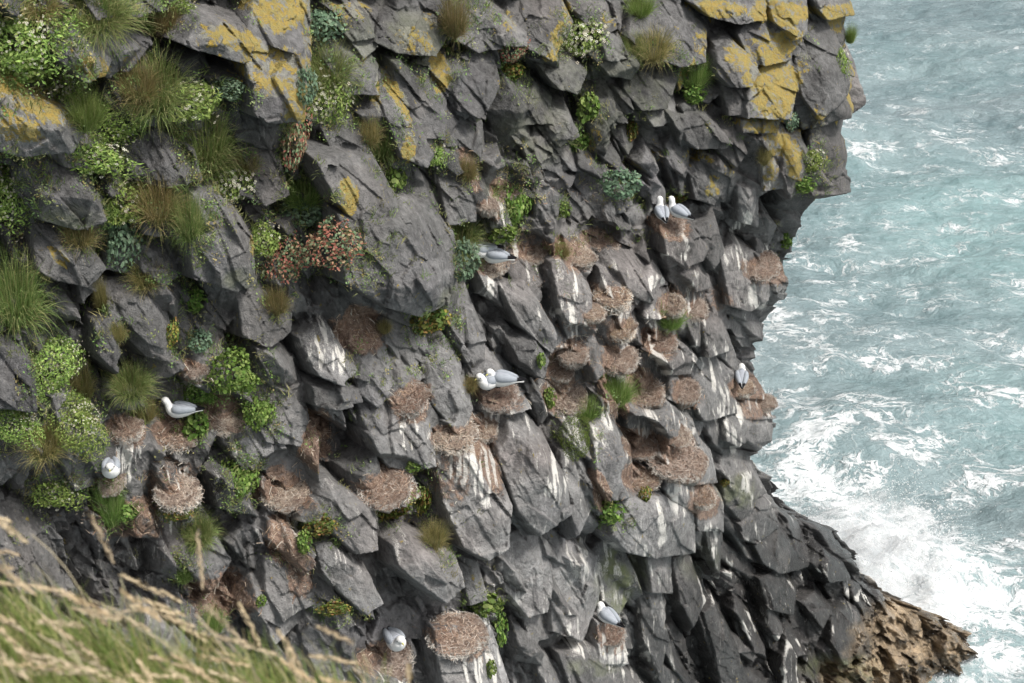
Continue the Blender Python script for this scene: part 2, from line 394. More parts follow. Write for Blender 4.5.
for i, (ol, h, pk, tn) in enumerate(B):
    X_ = np.array(ol[0::2], float); Y_ = np.array(ol[1::2], float); ry_ = max(Y_.max() - Y_.min(), 10); rx_ = max(X_.max() - X_.min(), 10); cy_ = Y_.mean(); cx_ = X_.mean()
    ty_ = min(.42, ry_ / 75 * rr.uniform(.35, .6)); tx_ = rx_ / 75 * rr.uniform(-.25, .25)
    o = [(a_, b_, h + ty_ * (b_ - cy_) / ry_ + tx_ * (a_ - cx_) / rx_) for a_, b_ in zip(X_, Y_)]
    k = [(x, y, h + ty_ * (y - cy_) / ry_ + tx_ * (x - cx_) / rx_ + e_ * 1.25) for x, y, e_ in pk]
    add_block(o, k, i, k=0.10, warp=.55); tone[i] = tn

# breakage on the block faces, weathering
fa = facets(gx + wx * .5, gy + wy * .5, 19, 40, 2.2, 62); fb = facets(gx + wx * .4, gy + wy * .4, 7.5, 50, 1.9, 66)
edge_damp = 1 - 0.75 * sst(820, 900, gx) * 0
fm = sst(-.25, .35, fbm(gx / 45, gy / 45, 77, 2)); fc_ = facets(gx + wx * .3, gy + wy * .3, 30, 42, 2.0, 58); H = H + .10 * fc_ + 0.12 * fa * (.3 + .7 * fm) + 0.026 * fb * (1.2 - fm) + 0.018 * fbm(gx / 12, gy / 12, 60, 4, .6)
ug = np.abs(fbm(gx / 30, gy / 60, 70, 3)); H = H - 0.0 * ug         # joints
toe = sst(-22, 22, gx - (893 - (gy - 590) * .72) + 26 * fbm(gx / 16, gy / 24, 83, 3)) * sst(580, 610, gy)
H = H * (1 - .1 * toe) + toe * (.26 * fbm(gx / 12, gy / 10, 80, 4, .65) + .36 * facets(gx + wx * 2, gy + wy * 2, 9, 85, 1.4, 50))

NESTS = [
 # x, y, width px, height px, what sets it apart
 (127,428,34,26,'tall white-streaked nest of brown straw with no bird, left of the gull facing left'),
 (178,434,38,26,'whitish nest mound directly under the grey-backed gull that faces left'),
 (112,482,24,16,'nest under the white-breasted gull at the far left'),
 (225,418,38,18,'flat brown nest between two leafy green plants right of the left gull'),
 (194,368,24,18,'small pinkish brown nest tucked under the blue-green stonecrop'),
 (178,492,40,20,'wide flat brown nest below the grey-backed gull, above the grass stems'),
 (286,490,44,30,'domed straw nest with a mossy underside, right of the tall leafy plant'),
 (384,484,52,26,'broad nest with white streaks running down over its rim, above a yellowing plant'),
 (408,398,36,26,'nest of red-brown straw near the top of the pale rock left of the gull pair'),
 (452,432,48,22,'wide rusty nest on top of the large pale buttress below the gull pair'),
 (484,428,26,22,'small straw nest at the right shoulder of the large pale buttress'),
 (498,394,40,18,'nest beneath the two gulls sitting side by side in the middle'),
 (668,222,34,16,'nest under the two gulls seen from behind high on the cliff'),
 (488,204,22,20,'rounded pale pink nest left of the bright green hanging plant'),
 (506,190,24,16,'pale pink nest on top of a white-stained knob by the hanging plant'),
 (488,264,30,14,'white-spattered nest under the half hidden gull pair'),
 (533,254,26,14,'white-spattered nest just right of the half hidden gull pair'),
 (580,256,28,20,'brown nest with a white-streaked pillar to its right'),
 (603,242,28,12,'thin nest on a ledge above long white streaks'),
 (613,296,38,24,'dark red-brown bowl-shaped nest, largest of the upper middle'),
 (592,312,24,16,'tan nest fringe hanging under the dark bowl-shaped nest'),
 (672,304,28,24,'shaggy tan nest above a small tuft of green grass'),
 (695,308,24,14,'flat nest at the foot of a dark angular block, right of the shaggy nest'),
 (622,328,26,20,'nest with white rim below the dark bowl-shaped nest'),
 (660,342,28,18,'rusty nest above a small dark overhanging slab'),
 (573,352,32,24,'tan nest trailing straw down a crack in the middle of the cliff'),
 (619,358,32,20,'pale weathered nest just above the round tuft of green grass'),
 (560,370,26,16,'nest with white crust left of the trailing tan nest'),
 (567,396,34,34,'tall crusted nest tower standing on a cushion of green moss'),
 (646,392,32,30,'nest streaked white like a fan, right of the round grass tuft'),
 (686,390,28,22,'red-brown nest left of the large smooth grey slab'),
 (642,446,30,22,'small round nest like a bun overhanging a white stain'),
 (676,458,50,26,'widest rusty nest spread over a broad grey block at the lower right'),
 (680,436,22,12,'small pale nest on top of the broad grey block'),
 (701,494,28,30,'upright oval nest filling the face of a rounded block'),
 (641,478,32,22,'rusty nest on top of the white-washed buttress'),
 (742,386,24,16,'nest under the lone gull near the cliff edge'),
 (760,264,40,20,'pale nest crowning a grey block at the right edge of the cliff'),
 (765,402,20,14,'small nest on the bulge at the right edge of the cliff'),
 (386,658,46,22,'low nest around the white gull at the bottom'),
 (456,634,52,24,'large rusty nest on a square pillar at the bottom centre'),
 (611,632,26,26,'column-like nest under the slate-backed gull at the bottom'),
 (742,246,0,0,''),
]
for (x_, y_, w_, h_, l_) in NESTS:          # every nest sits in the open on its ledge
    if not w_: continue
    ci, cj = int(y_ - Y0), int(x_ - X0); hc_ = np.quantile(H[ci - 5:ci + 6, cj - 8:cj + 9], .6)
    r_ = ((gx - x_) / (w_ * .66)) ** 2 + ((gy - (y_ - h_ * .25)) / (h_ * .95)) ** 2; m_ = 1 - sst(.7, 1.5, r_); H = np.where(m_ > 0, H * (1 - m_) + np.minimum(H, hc_) * m_, H)
for (x_, y_, rx_, ry_) in [(180,405,30,20),(111,464,18,22),(496,376,30,20),(668,207,26,20),(489,252,28,16),(396,638,22,20),(607,610,24,22),(741,371,14,18)]:
    ci, cj = int(y_ + ry_ * .7 - Y0), int(x_ - X0); hc_ = np.quantile(H[ci - 4:ci + 5, cj - 8:cj + 9], .4)
    r_ = ((gx - x_) / rx_) ** 2 + ((gy - y_) / ry_) ** 2; m_ = 1 - sst(.7, 1.4, r_); H = H * (1 - m_) + np.minimum(H, hc_ - .08) * m_

base = world(bx, gy, D)
tc = CAM - base; tc /= np.linalg.norm(tc, axis=-1, keepdims=True)
wr = sst(-35, 30, t)[..., None]
dv = (tc + np.array([.22, 0, -.22])) * (1 - wr) + np.array([.95, -.25, 0.0]) * wr
dv /= np.linalg.norm(dv, axis=-1, keepdims=True)
lat = dv - (dv * tc).sum(-1, keepdims=True) * tc
def surf(h):
    dm = (.80 - .68 * sst(440, 500, gy)) * wr[..., 0]; h = h * (1 - dm) + .26 * dm
    return base + h[..., None] * dv - 0.33 * lat
SURF = surf(H); BACK = base - .55 * tc - .33 * lat; BACK2 = base - .58 * tc - .33 * lat

# ------------------------------------------------------------------ colour masks (own colours of the rock, plus painted ridge highlights)
nz1 = fbm(gx / 18, gy / 18, 90, 4, .6); nz2 = fbm(gx / 7, gy / 7, 95, 3, .6)
def ell(lst):
    m = np.zeros(H.shape)
    for q in lst:
        cx, cy, rx, ry = q[:4]; an = q[4] if len(q) > 4 else 0; s = q[5] if len(q) > 5 else 1
        c_, s_ = math.cos(R(an)), math.sin(R(an)); M = 1.6 * max(rx, ry)
        i0, i1 = int(max(0, cy - M - Y0)), int(min(NR, cy + M - Y0)); j0, j1 = int(max(0, cx - M - X0)), int(min(NC, cx + M - X0))
        if i1 <= i0 or j1 <= j0: continue
        dx = gx[i0:i1, j0:j1] - cx; dy = gy[i0:i1, j0:j1] - cy
        r_ = np.sqrt(((dx * c_ + dy * s_) / rx) ** 2 + ((-dx * s_ + dy * c_) / ry) ** 2) + .35 * nz1[i0:i1, j0:j1]
        m[i0:i1, j0:j1] = np.maximum(m[i0:i1, j0:j1], s * (1 - sst(.65, 1.35, r_)))
    return m
lich = ell([(22,92,50,16,25),(5,118,30,16,10,.9),(88,62,24,10,20),(58,36,12,12,0,.5),(228,32,34,11,18),(272,5,34,18),(262,60,34,26,0,.75),(288,92,17,24),
 (300,30,8,50,0,.6),(440,72,9,22),(412,38,20,14,0,.6),(395,95,7,30,-22,.9),(403,142,8,16),(376,92,4,20,0,.8),(337,185,9,17),(552,38,9,20,15,.9),(566,12,6,14,0,.7),
 (685,76,4,22,12),(715,5,32,9),(772,8,32,13,0,1),(786,32,12,18),(771,82,26,34,0,1),(768,40,17,16,0,.9),(736,52,15,12,30,.8),(760,120,26,8,0,.8),
 (848,95,9,55,0,1),(835,20,10,14,0,.9),(700,40,10,14,0,.5),(742,70,8,12,0,.7),(800,60,8,12,0,.5),(778,140,14,16,0,.8),(815,120,8,20,0,.6),(350,10,20,8,0,.6),(505,20,8,10,0,.5),(130,60,10,8,0,.4),(610,20,10,10,0,.4),(828,6,22,9),(790,155,9,26),(768,170,10,18,0,.6),(52,252,6,13,-35),(247,240,4,12,0,.8),(714,186,8,12,0,.7),(698,158,16,7,0,.6),
 (640,175,10,10,0,.5),(660,160,8,8,0,.5),(595,150,10,20,0,.5),(205,30,20,10,0,.6),(430,20,12,8,0,.5),(480,55,8,6,0,.4),(800,130,14,10,0,.5),(730,170,8,10,0,.5),(470,580,6,5,0,.4),(20,240,10,6,0,.4),(300,150,5,12,0,.5),(718,28,6,6,0,.5)])
NESTS = [q for q in NESTS if q[2]]
guano_hilite = ell([(322,345,20,26,0,1),(590,268,6,26,0,1),(602,268,4,24,0,.8),(655,280,14,9,0,.9),(545,468,9,26,20,.8),(470,476,8,30,-20,.8),(612,648,15,26,0,.9),(572,640,15,24,0,.7),
 (488,650,9,45,-10,.9),(645,522,14,32,0,.8),(752,258,28,14,0,.6),(744,230,9,20,0,.7),(762,172,7,24,0,.8),(398,492,22,14,0,.8),(515,580,20,40,0,.35),(600,560,30,50,0,.3),(655,455,6,16,0,.9),
 (495,205,16,20,0,.8),(510,250,34,14,0,.7),(487,258,18,14,0,.6),(560,470,12,60,20,.4),(690,600,12,60,-10,.4),(818,605,8,12,0,.8),(755,505,10,14,30,.6),(782,530,5,24,-20,.6),(430,610,30,30,0,.2),
 (120,455,30,30,0,.4),(205,470,20,20,0,.5),(150,560,40,40,0,.35),(340,555,16,12,0,.5),(310,600,30,40,0,.35),(440,350,8,40,-20,.3),(714,402,5,12,0,.9),(620,460,40,60,0,.25),(715,240,20,40,0,.2),(850,610,6,12,-30,.6),(735,300,20,60,0,.25)]
 + [(x + 2, y + h * .9 + 8, w_ * .42, h * .6 + 9, 0, .85) for x, y, w_, h, l in NESTS])
cv_ = np.clip((H - blur(H, 7)) / .10, -1, 1); st_n = sst(.0, .45, fbm(gx / 5, gy / 34 , 140, 3)) ; lowr = sst(420, 560, gx) * sst(200, 330, gy) * (1 - sst(780, 850, gx))  # convex edges, painted paler as edge highlights along with the droppings
guano_hilite = np.maximum(guano_hilite, lowr * (.30 + .45 * st_n * sst(-.1, .5, cv_) + .3 * sst(.1, .4, fbm(gx / 40, gy / 60, 141, 2))))
S_ = sst(-.02, .32, fbm(gx / 2.3 + .8 * fbm(gx / 9, gy / 20, 150), gy / 24, 151, 2, .5)); S_ = S_ * sst(-.35, .25, fbm(gx / 16, gy / 22, 155, 3)); guano_hilite = guano_hilite * (.34 + .80 * S_)
guano_hilite = np.maximum(guano_hilite, .56 * S_ * lowr * sst(-.2, .3, fbm(gx / 45, gy / 45, 156, 3)))
guano_hilite = np.maximum(guano_hilite, .42 * st_n * sst(.0, .6, cv_) * sst(60, 160, gx) * sst(380, 470, gy)) + 0 * np.maximum(guano_hilite, .22 * sst(420, 560, gx) * sst(180, 300, gy + gx * .1) * (1 - sst(780, 850, gx)))
brown = ell([(360,330,28,26,0,.9),(322,445,24,30,0,.9),(225,415,24,18,0,.8),(284,540,18,24,0,1),(225,600,34,28,0,.8),(300,575,16,30,0,.7),(480,450,14,40,-20,.8),(596,488,9,26,-15,1),
 (618,405,14,30,-30,.9),(600,345,60,60,0,.45),(640,430,60,60,0,.35),(175,482,34,22,0,.6),(130,520,44,26,0,.7),(515,250,40,20,0,.6),(470,170,10,26,-20,.7),(560,250,14,10,0,.9),(445,470,20,40,-10,.6),
 (670,455,26,20,0,.8),(640,480,14,16,0,.8),(750,395,16,24,0,.7),(720,300,10,14,0,.6),(550,300,20,60,-20,.35),(412,395,22,22,0,.8),(690,300,40,20,0,.5),(530,190,30,20,0,.4),(600,200,20,14,0,.4),(500,640,8,30,0,.3),(230,350,20,20,0,.3)]
 + [(x, y + 3, w_ * .62, h * .75, 0, .8) for x, y, w_, h, l in NESTS])
green = ell([(618,585,14,34,0,1),(640,570,6,20,0,.6),(735,492,18,14,0,.6),(740,480,10,8,0,.5),(600,590,8,20,0,.4),(850,668,40,14,0,.5),(500,200,20,20,0,.3),(600,100,90,60,0,.22),(400,40,60,30,0,.3),(60,210,30,12,0,.4),
 (800,280,14,20,0,.4),(230,270,20,10,0,.4),(440,290,16,14,0,.4),(700,560,20,20,0,.2),(590,665,30,8,0,.4),(540,130,40,40,0,.25)])
wet = sst(-60, 90, (gy - 520) + (gx - 700) * .55) * sst(600, 700, gx); guano_hilite = guano_hilite * (1 - .45 * wet)
guano_hilite = np.maximum(guano_hilite, .62 * sst(.25, .9, np.clip((H - blur(H, 6)) / .10, -1, 1)) * wet * sst(.0, .35, fbm(gx / 22, gy / 26, 160, 3)) * (1 - toe))  # white highlights of the wet ridges, painted into the colour
tmap = np.ones(max(bid, 2000) + 2)
for k_, v_ in tone.items(): tmap[k_] = v_
tn = tmap[ID]
hue = fbm(gx / 90, gy / 90, 120, 3)
gray = (0.100 + .032 * sst(200, 420, gy + .3 * gx - 100)) * (tn ** 1.5) * (1 + .18 * nz1)
gray = gray * (1 + .22 * sst(380, 520, gx) * sst(380, 480, gy)) * (1 - .70 * wet)
cool = (hue > 0) * hue
ROCK = np.stack([gray * (1.0 + .16 * np.clip(-hue, 0, 1) + .03 * cool), gray * (.995 + .03 * np.clip(-hue, 0, 1)), gray * (.985 + .06 * cool)], -1)
tb = np.array([.25, .19, .125]) * np.clip(0.75 + .9 * nz1[..., None] + .5 * nz2[..., None], .25, 2)
ROCK = ROCK * (1 - toe[..., None]) + tb * toe[..., None]
M1 = np.stack([lich, guano_hilite, brown], -1); M2 = np.stack([green, wet, toe], -1)

# ------------------------------------------------------------------ rock material
m_rock, nt, bs = mat('basalt'); n = N(nt)
tcn = n.new('ShaderNodeTexCoord').outputs['Object']
col = n.attr('Col'); l_, g_, b_ = n.sep(n.attr('M1'))[:3]; gr_, wt_, te_ = n.sep(n.attr('M2'))[:3]
nA = n.noise(tcn, 3.0, 6, .6); nB = n.noise(tcn, 14, 6, .65, .3); nC = n.noise(tcn, 60, 4, .6)
var = n.math('ADD', n.math('MULTIPLY', nA, .9), n.math('MULTIPLY', nB, .9))
var = n.mr(var, .58, 1.22, .38, 1.72, False)
c = n.mix(1.0, col, n.mix(0.0, (1, 1, 1), (1, 1, 1)), 'MULTIPLY')
cv = n.new('ShaderNodeVectorMath', operation='SCALE'); n.put(cv.inputs[0], col); n.put(cv.inputs['Scale'], var); c = cv.outputs[0]
# dusty dry bloom and dark seepage
c = n.mix(n.mr(n.noise(tcn, 1.3, 5, .6, .6), .56, .72, 0, .35), c, (.23, .215, .205))
c = n.mix(n.mr(n.noise(n.map(tcn, (3, 3, .7)), 1.6, 5, .6), .57, .68, 0, .55), c, (.045, .043, .045))
c = n.mix(n.math('MULTIPLY', n.mr(n.noise(n.map(tcn, (7, 7, 1.2)), 1.9, 6, .7), .60, .70), n.math('ADD', .35, n.math('MULTIPLY', wt_, .4))), c, (.36, .35, .33))  # pale streaks; the stronger ones on wet rock are painted sheen
# green film
fg = n.math('MULTIPLY', gr_, n.mr(nA, .35, .6)); c = n.mix(n.math('MULTIPLY', fg, .8), c, (.13, .15, .055))
# nest litter
litn = n.noise(n.map(tcn, (1, 1, 1)), 22, 5, .75, 1.0)
fb_ = n.mr(n.math('ADD', b_, n.math('MULTIPLY', n.math('SUBTRACT', nB, .5), 1.3)),   .46, .78)
lc = n.mix(n.mr(litn, .35, .65), (.14, .075, .05), (.36, .25, .18))
c = n.mix(n.math('MULTIPLY', fb_, .8), c, lc)
# guano streaks, with the ridge highlights painted into the same mask
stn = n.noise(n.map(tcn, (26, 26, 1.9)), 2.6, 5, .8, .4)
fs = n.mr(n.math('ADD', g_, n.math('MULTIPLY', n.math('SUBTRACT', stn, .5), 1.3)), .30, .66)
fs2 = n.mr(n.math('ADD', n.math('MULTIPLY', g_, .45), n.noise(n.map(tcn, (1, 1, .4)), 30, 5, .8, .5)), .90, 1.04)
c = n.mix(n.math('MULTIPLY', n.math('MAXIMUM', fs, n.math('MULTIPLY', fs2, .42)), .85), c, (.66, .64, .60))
# lichen
ln = n.noise(tcn, 7, 7, .72, .5)
fl = n.mr(n.math('ADD', l_, n.math('MULTIPLY', n.math('SUBTRACT', ln, .5), 4.4)), .62, .80)
lcol = n.mix(n.mr(nB, .4, .62), (.31, .215, .032), (.25, .205, .055))
lcol = n.mix(n.mr(nC, .52, .66, 0, .75), lcol, (.13, .11, .06)); c = n.mix(n.math('MULTIPLY', fl, .92), c, lcol)
# pale grey crust lichen everywhere up high
ll = n.mr(n.math('ADD', n.math('MULTIPLY', l_, .35), n.noise(tcn, 11, 5, .7)), .66, .76)
c = n.mix(n.math('MULTIPLY', ll, n.math('SUBTRACT', .45, n.math('MULTIPLY', fl, .38))), c, (.30, .30, .24))
n.put(bs.inputs['Base Color'], c)
n.put(bs.inputs['Roughness'], n.mr(wt_, 0, 1, .82, .26, False))
bs.inputs['Specular IOR Level'].default_value = .35
vo = n.new('ShaderNodeTexVoronoi'); n.put(vo.inputs['Vector'], tcn); vo.inputs['Scale'].default_value = 26
pit = n.mr(vo.outputs['Distance'], .05, .28, 0, 1)
vo2 = n.new('ShaderNodeTexVoronoi', feature='DISTANCE_TO_EDGE'); n.put(vo2.inputs['Vector'], n.map(tcn, (1, 1, .55))); vo2.inputs['Scale'].default_value = 4.2
crk = n.mr(vo2.outputs['Distance'], 0, .03, 0, 1)
hgt = n.math('ADD', n.math('MULTIPLY', nB, 1.0), n.math('MULTIPLY', nC, .35))
hgt = n.math('ADD', hgt, n.math('MULTIPLY', pit, .22))
hgt = n.math('ADD', hgt, n.math('MULTIPLY', n.math('MULTIPLY', fb_, litn), .9))
hgt = n.math('ADD', hgt, n.math('MULTIPLY', fl, .1))
n.put(bs.inputs['Normal'], n.bump(hgt, .75, .06))

# ------------------------------------------------------------------ cliff mesh and the boulders that stand out from it
HERO = {  # index in B: (name, label, category)
 0:('boulder','yellow-orange lichened boulder with a pale top, jutting in at the left edge','boulder'),
 1:('boulder','tan boulder with a yellow tip between grass and flowering cushions, top left','boulder'),
 3:('rock_slab','overhanging slab edged in yellow lichen above a dark hollow, top left','rock slab'),
 4:('boulder','tall upright boulder thickly coated in yellow lichen at the top of the cliff','boulder'),
 5:('boulder','smooth grey boulder just below the yellow lichened one at the left','boulder'),
 7:('boulder','rounded grey boulder below the hanging grass, with a dark hollow under it','boulder'),
 9:('boulder','grey pointed block directly above the largest boulder, yellow spot on its left','boulder'),
 10:('boulder','largest smooth dark boulder overhanging in the upper left middle, cracked down its face','boulder'),
 13:('rock_slab','narrow leaning slab with a yellow lichen edge and a shadowed tip','rock slab'),
 17:('boulder','dark rounded block with yellow-green lichen at the top, left of a tall grass tuft','boulder'),
 22:('boulder','small light grey wedge of rock resting above rusty leaves at the top','boulder'),
 26:('boulder','large rounded grey boulder with two grass tufts at its lower left','boulder'),
 31:('boulder','egg-shaped boulder with orange lichen beside the yellow-coated block','boulder'),
 36:('rock_block','square block fully coated in mustard lichen near the right edge','rock'),
 37:('boulder','smooth purple-grey boulder forming the cliff edge at upper right','boulder'),
 40:('rock_block','dark hanging block at the tip of the overhang on the right edge','rock'),
 46:('boulder','wedge-shaped grey boulder with a yellow lichen stripe, left side','boulder'),
 49:('boulder','cracked square grey boulder in the left middle, dry grass above it','boulder'),
 54:('boulder','small purple-grey boulder between leafy plants on the left','boulder'),
 55:('boulder','dark block cut off by the left edge, one pale side','boulder'),
 59:('boulder','dark knob under the white-streaked rock','boulder'),
 58:('boulder','angular rock streaked with white droppings, left of centre','boulder'),
 70:('boulder','big pale grey buttress with rusty nests on its top, lower middle','boulder'),
 71:('boulder','large dark-sided block with white drip marks, right of the pale buttress','boulder'),
 76:('boulder','jutting angular block over a smooth hollow near the bottom','boulder'),
 75:('boulder','slanted grey block above a small leafy plant near the bottom','boulder'),
 85:('boulder','white-washed overhanging block with a leafy green plant to its left','boulder'),
 87:('boulder','rounded block with an oval nest on its face at the lower right','boulder'),
 105:('boulder','grey block crowned by a pale nest at the right cliff edge','boulder'),
}
fid = ID[:-1, :-1]
idx = np.arange(NR * NC, dtype=np.int64).reshape(NR, NC)
quads = np.stack([idx[:-1, :-1], idx[1:, :-1], idx[1:, 1:], idx[:-1, 1:]], -1)
SV = SURF.reshape(-1, 3); BV = BACK.reshape(-1, 3); B2 = BACK2.reshape(-1, 3)
CV = ROCK.reshape(-1, 3); M1v = M1.reshape(-1, 3); M2v = M2.reshape(-1, 3)
def bnd_edges(q):
    e_ = np.concatenate([q[:, [0, 1]], q[:, [1, 2]], q[:, [2, 3]], q[:, [3, 0]]]); k1 = e_[:, 0] * 4000000 + e_[:, 1]; k2 = e_[:, 1] * 4000000 + e_[:, 0]
    return e_[~np.isin(k1, k2)]
def patch(q, back_pts, front=True):
    """front faces, plus the same patch at the back joined along its rim"""
    u, inv = np.unique(q, return_inverse=True); inv = inv.reshape(q.shape); nu = len(u)
    be = bnd_edges(q); lut = {int(a_): i for i, a_ in enumerate(u)}
    be2 = np.array([[lut[int(a_)], lut[int(b_)]] for a_, b_ in be], np.int64)
    side = np.stack([be2[:, 1], be2[:, 0], be2[:, 0] + nu, be2[:, 1] + nu], -1)
    v = np.concatenate([SV[u], back_pts[u]]); at = {'Col': np.tile(CV[u], (2, 1)), 'M1': np.tile(M1v[u], (2, 1)), 'M2': np.tile(M2v[u], (2, 1))}
    if front: f = np.concatenate([inv, inv[:, ::-1] + nu, side])
    else: f = np.concatenate([inv + nu, side[:, ::-1]])
    return v, f, at
cliff_mask = np.ones(fid.shape, bool); sockets = []
OWN = np.full(fid.shape, -1)
for k_ in HERO:
    m_ = fid == k_
    # visible extent only; drop thin leftovers
    if m_.sum() < 60: print('hero small', k_, m_.sum()); continue
    q = quads[m_]; cliff_mask &= ~m_
    nm, lb, ct = HERO[k_]
    v, f, at = patch(q, BV); o = link(nm, mesh(nm, v, f, m_rock, at, True)); meta(o, lb, ct)
    sockets.append(patch(q, B2, False))
u, inv = np.unique(quads[cliff_mask], return_inverse=True); inv = inv.reshape(-1, 4)
vs = [SV[u]]; fs_ = [inv]; ats = {'Col': [CV[u]], 'M1': [M1v[u]], 'M2': [M2v[u]]}; off = len(u)
for v, f, at in sockets:
    vs.append(v); fs_.append(f + off); off += len(v)
    for k_ in ats: ats[k_].append(at[k_])
# plateau: the top edge runs back inland, the foot runs down under the water
me = mesh('cliff', np.concatenate(vs), np.concatenate(fs_), m_rock, {k_: np.concatenate(v_) for k_, v_ in ats.items()}, True)
meta(link('cliff', me), 'dark basalt sea cliff', None, None, 'structure')
top = SV.reshape(NR, NC, 3)[0, ::8]; nt_ = len(top)
back = top + np.array([-6, 30, 1.0]); back2 = back + np.array([-20, 0, -40])
pv = np.concatenate([top + [0, 0, .0], (top * .7 + back * .3) + [0, 0, .8], back, back2]); pf = []
for r_ in range(3):
    for i in range(nt_ - 1): pf.append((r_ * nt_ + i, (r_ + 1) * nt_ + i, (r_ + 1) * nt_ + i + 1, r_ * nt_ + i + 1))
m_turf, nt, bs = mat('turf'); n = N(nt); tcn = n.new('ShaderNodeTexCoord').outputs['Object']
n.put(bs.inputs['Base Color'], n.mix(n.mr(n.noise(tcn, 6, 6, .7), .35, .65), (.05, .085, .02), (.13, .14, .05))); bs.inputs['Roughness'].default_value = .95
n.put(bs.inputs['Normal'], n.bump(n.noise(tcn, 30, 6, .7), .8, .05))
meta(link('clifftop_ground', mesh('clifftop_ground', pv, np.array(pf), m_turf, None, True)), 'grassy ground on top of the cliff', None, None, 'structure')

# ------------------------------------------------------------------ what is seen at each pixel, for standing things on the cliff
px_, py_, pz_ = project(SV)
ix_ = np.round(px_).astype(int); iy_ = np.round(py_).astype(int)
ok_ = (ix_ >= 0) & (ix_ < 1024) & (iy_ >= 0) & (iy_ < 683)
ZB = np.full(1024 * 683, 1e9); ki = iy_[ok_] * 1024 + ix_[ok_]; np.minimum.at(ZB, ki, pz_[ok_])
ZB = ZB.reshape(683, 1024)
def at_px(x, y, r=3, q=.3):
    x = min(max(x, 0), 1023); y = min(max(y, 0), 682)
    xi, yi = int(round(x)), int(round(y)); w_ = ZB[max(0, yi - r):yi + r + 1, max(0, xi - r):xi + r + 1]; w_ = w_[w_ < 1e8]
    if len(w_) == 0: z = float(depth(np.array(float(x)), np.array(float(y))))
    else: z = float(np.quantile(w_, q))
    return z
def pt(x, y, r=3, q=.3):
    z = at_px(x, y, r, q); return world(np.array(float(x)), np.array(float(y)), np.array(z)), z
print('blocks', bid - 1000, 'verts', NR * NC)
# ------------------------------------------------------------------ sea
def graded(a, b, step, lo, hi):
    mid = np.arange(a, b, step); l = []; x = a; d = step
    while x > lo: d *= 1.22; x -= d; l.append(x)
    h_ = []; x = b; d = step
    while x < hi: x += d; h_.append(x); d *= 1.22
    return np.concatenate([l[::-1], mid, h_])
sxv = graded(-2, 46, .16, -300, 2500); syv = graded(22, 118, .2, -300, 5000)
SX, SY = np.meshgrid(sxv, syv)
def wave(x, y):
    w1 = fbm((x * .96 + y * .28) / 14, (-x * .28 + y * .96) / 6.5, 200, 3, .5)
    w2 = fbm((x * .9 - y * .4) / 4.2, (x * .4 + y * .9) / 2.0, 210, 4, .55)
    r1 = 1 - np.abs(w2) * 2
    return 1.15 * w1 + .42 * w2 + .10 * r1 + .12 * fbm(x / .9, y / .6, 220, 3, .6)
sea_near = (sst(-10, 2, SX) * (1 - sst(46, 120, SX)) * sst(14, 22, SY) * (1 - sst(118, 300, SY)))
SZ = wave(SX, SY) * sea_near
wl = sea_point(*np.array([(760,470),(790,520),(840,560),(870,600),(905,620),(940,640),(972,655),(945,683),(900,720)], float).T)[:, :2]
def seg_dist(px, py, poly):
    d = np.full(px.shape, 1e9)
    for a_, b_ in zip(poly[:-1], poly[1:]):
        ab = b_ - a_; t_ = np.clip(((px - a_[0]) * ab[0] + (py - a_[1]) * ab[1]) / (ab @ ab), 0, 1)
        d = np.minimum(d, np.hypot(px - a_[0] - t_ * ab[0], py - a_[1] - t_ * ab[1]))
    return d
ds = seg_dist(SX, SY, wl)
crest = fbm((SX * .96 + SY * .28) / 14, (-SX * .28 + SY * .96) / 6.5, 200, 3, .5)
qx, qy, _q = project(np.stack([SX, SY, np.full(SX.shape, 0.)], -1).reshape(-1, 3)); qx = qx.reshape(SX.shape)
shore = np.exp(-ds / 4.5); mid = np.exp(-ds / 20)
splash_c = sea_point(np.array(880.), np.array(585.)); sp = np.exp(-(((SX - splash_c[0]) / 2.2) ** 2 + ((SY - splash_c[1]) / 4.0) ** 2))
SZ += .7 * sp * (1 + fbm(SX / .8, SY / .8, 240)) * sea_near
big = fbm(SX / 22, SY / 16, 230, 3)
def band(x0, y0, x1, y1, wd):   # long foam lines left by breaking crests
    a_ = sea_point(np.array(float(x0)), np.array(float(y0)))[:2]; b_ = sea_point(np.array(float(x1)), np.array(float(y1)))[:2]
    return np.exp(-(seg_dist(SX + 1.6 * fbm(SX / 5, SY / 5, 250), SY + 1.6 * fbm(SX / 5, SY / 5, 251), [a_, b_]) / wd) ** 2)
bands = np.maximum.reduce([band(850,150,960,138,1.2), band(960,138,1030,158,1.8), band(1000,150,1024,150,1.5), band(800,240,880,290,1.8), band(900,275,1024,300,1.0),
    band(850,330,1024,350,1.0), band(780,310,860,360,1.6), band(940,380,1024,415,.8), band(780,420,900,470,1.6), band(770,470,880,520,2.2), band(905,440,1024,480,1.0),
    band(880,540,1000,560,1.0), band(850,220,1000,235,1.0)*.7, band(900,600,1000,600,.8)])
turq = np.zeros(SX.shape)
for (a_, b_, r_, s_) in [(1022, 232, 7, 1.3), (1000, 20, 9, .0), (990, 395, 2.5, .8), (940, 60, 6, .35), (905, 55, 5, .3), (1010, 445, 3, .6), (850, 480, 3, .3), (900, 400, 3, .3),(880,180,6,.6),(960,190,6,.6),(940,610,3,.8),(990,620,3,.4)]:
    p_ = sea_point(np.array(float(a_)), np.array(float(b_))); turq = np.maximum(turq, s_ * np.exp(-(((SX - p_[0]) / r_) ** 2 + ((SY - p_[1]) / (r_ * 1.3)) ** 2)))
fd = .13 + .12 * mid + .15 * shore + .15 * bands + .10 * big + .18 * np.clip(crest, 0, 1) + 0.6 * sp
fd = fd - .12 * sst(70, 110, SY)
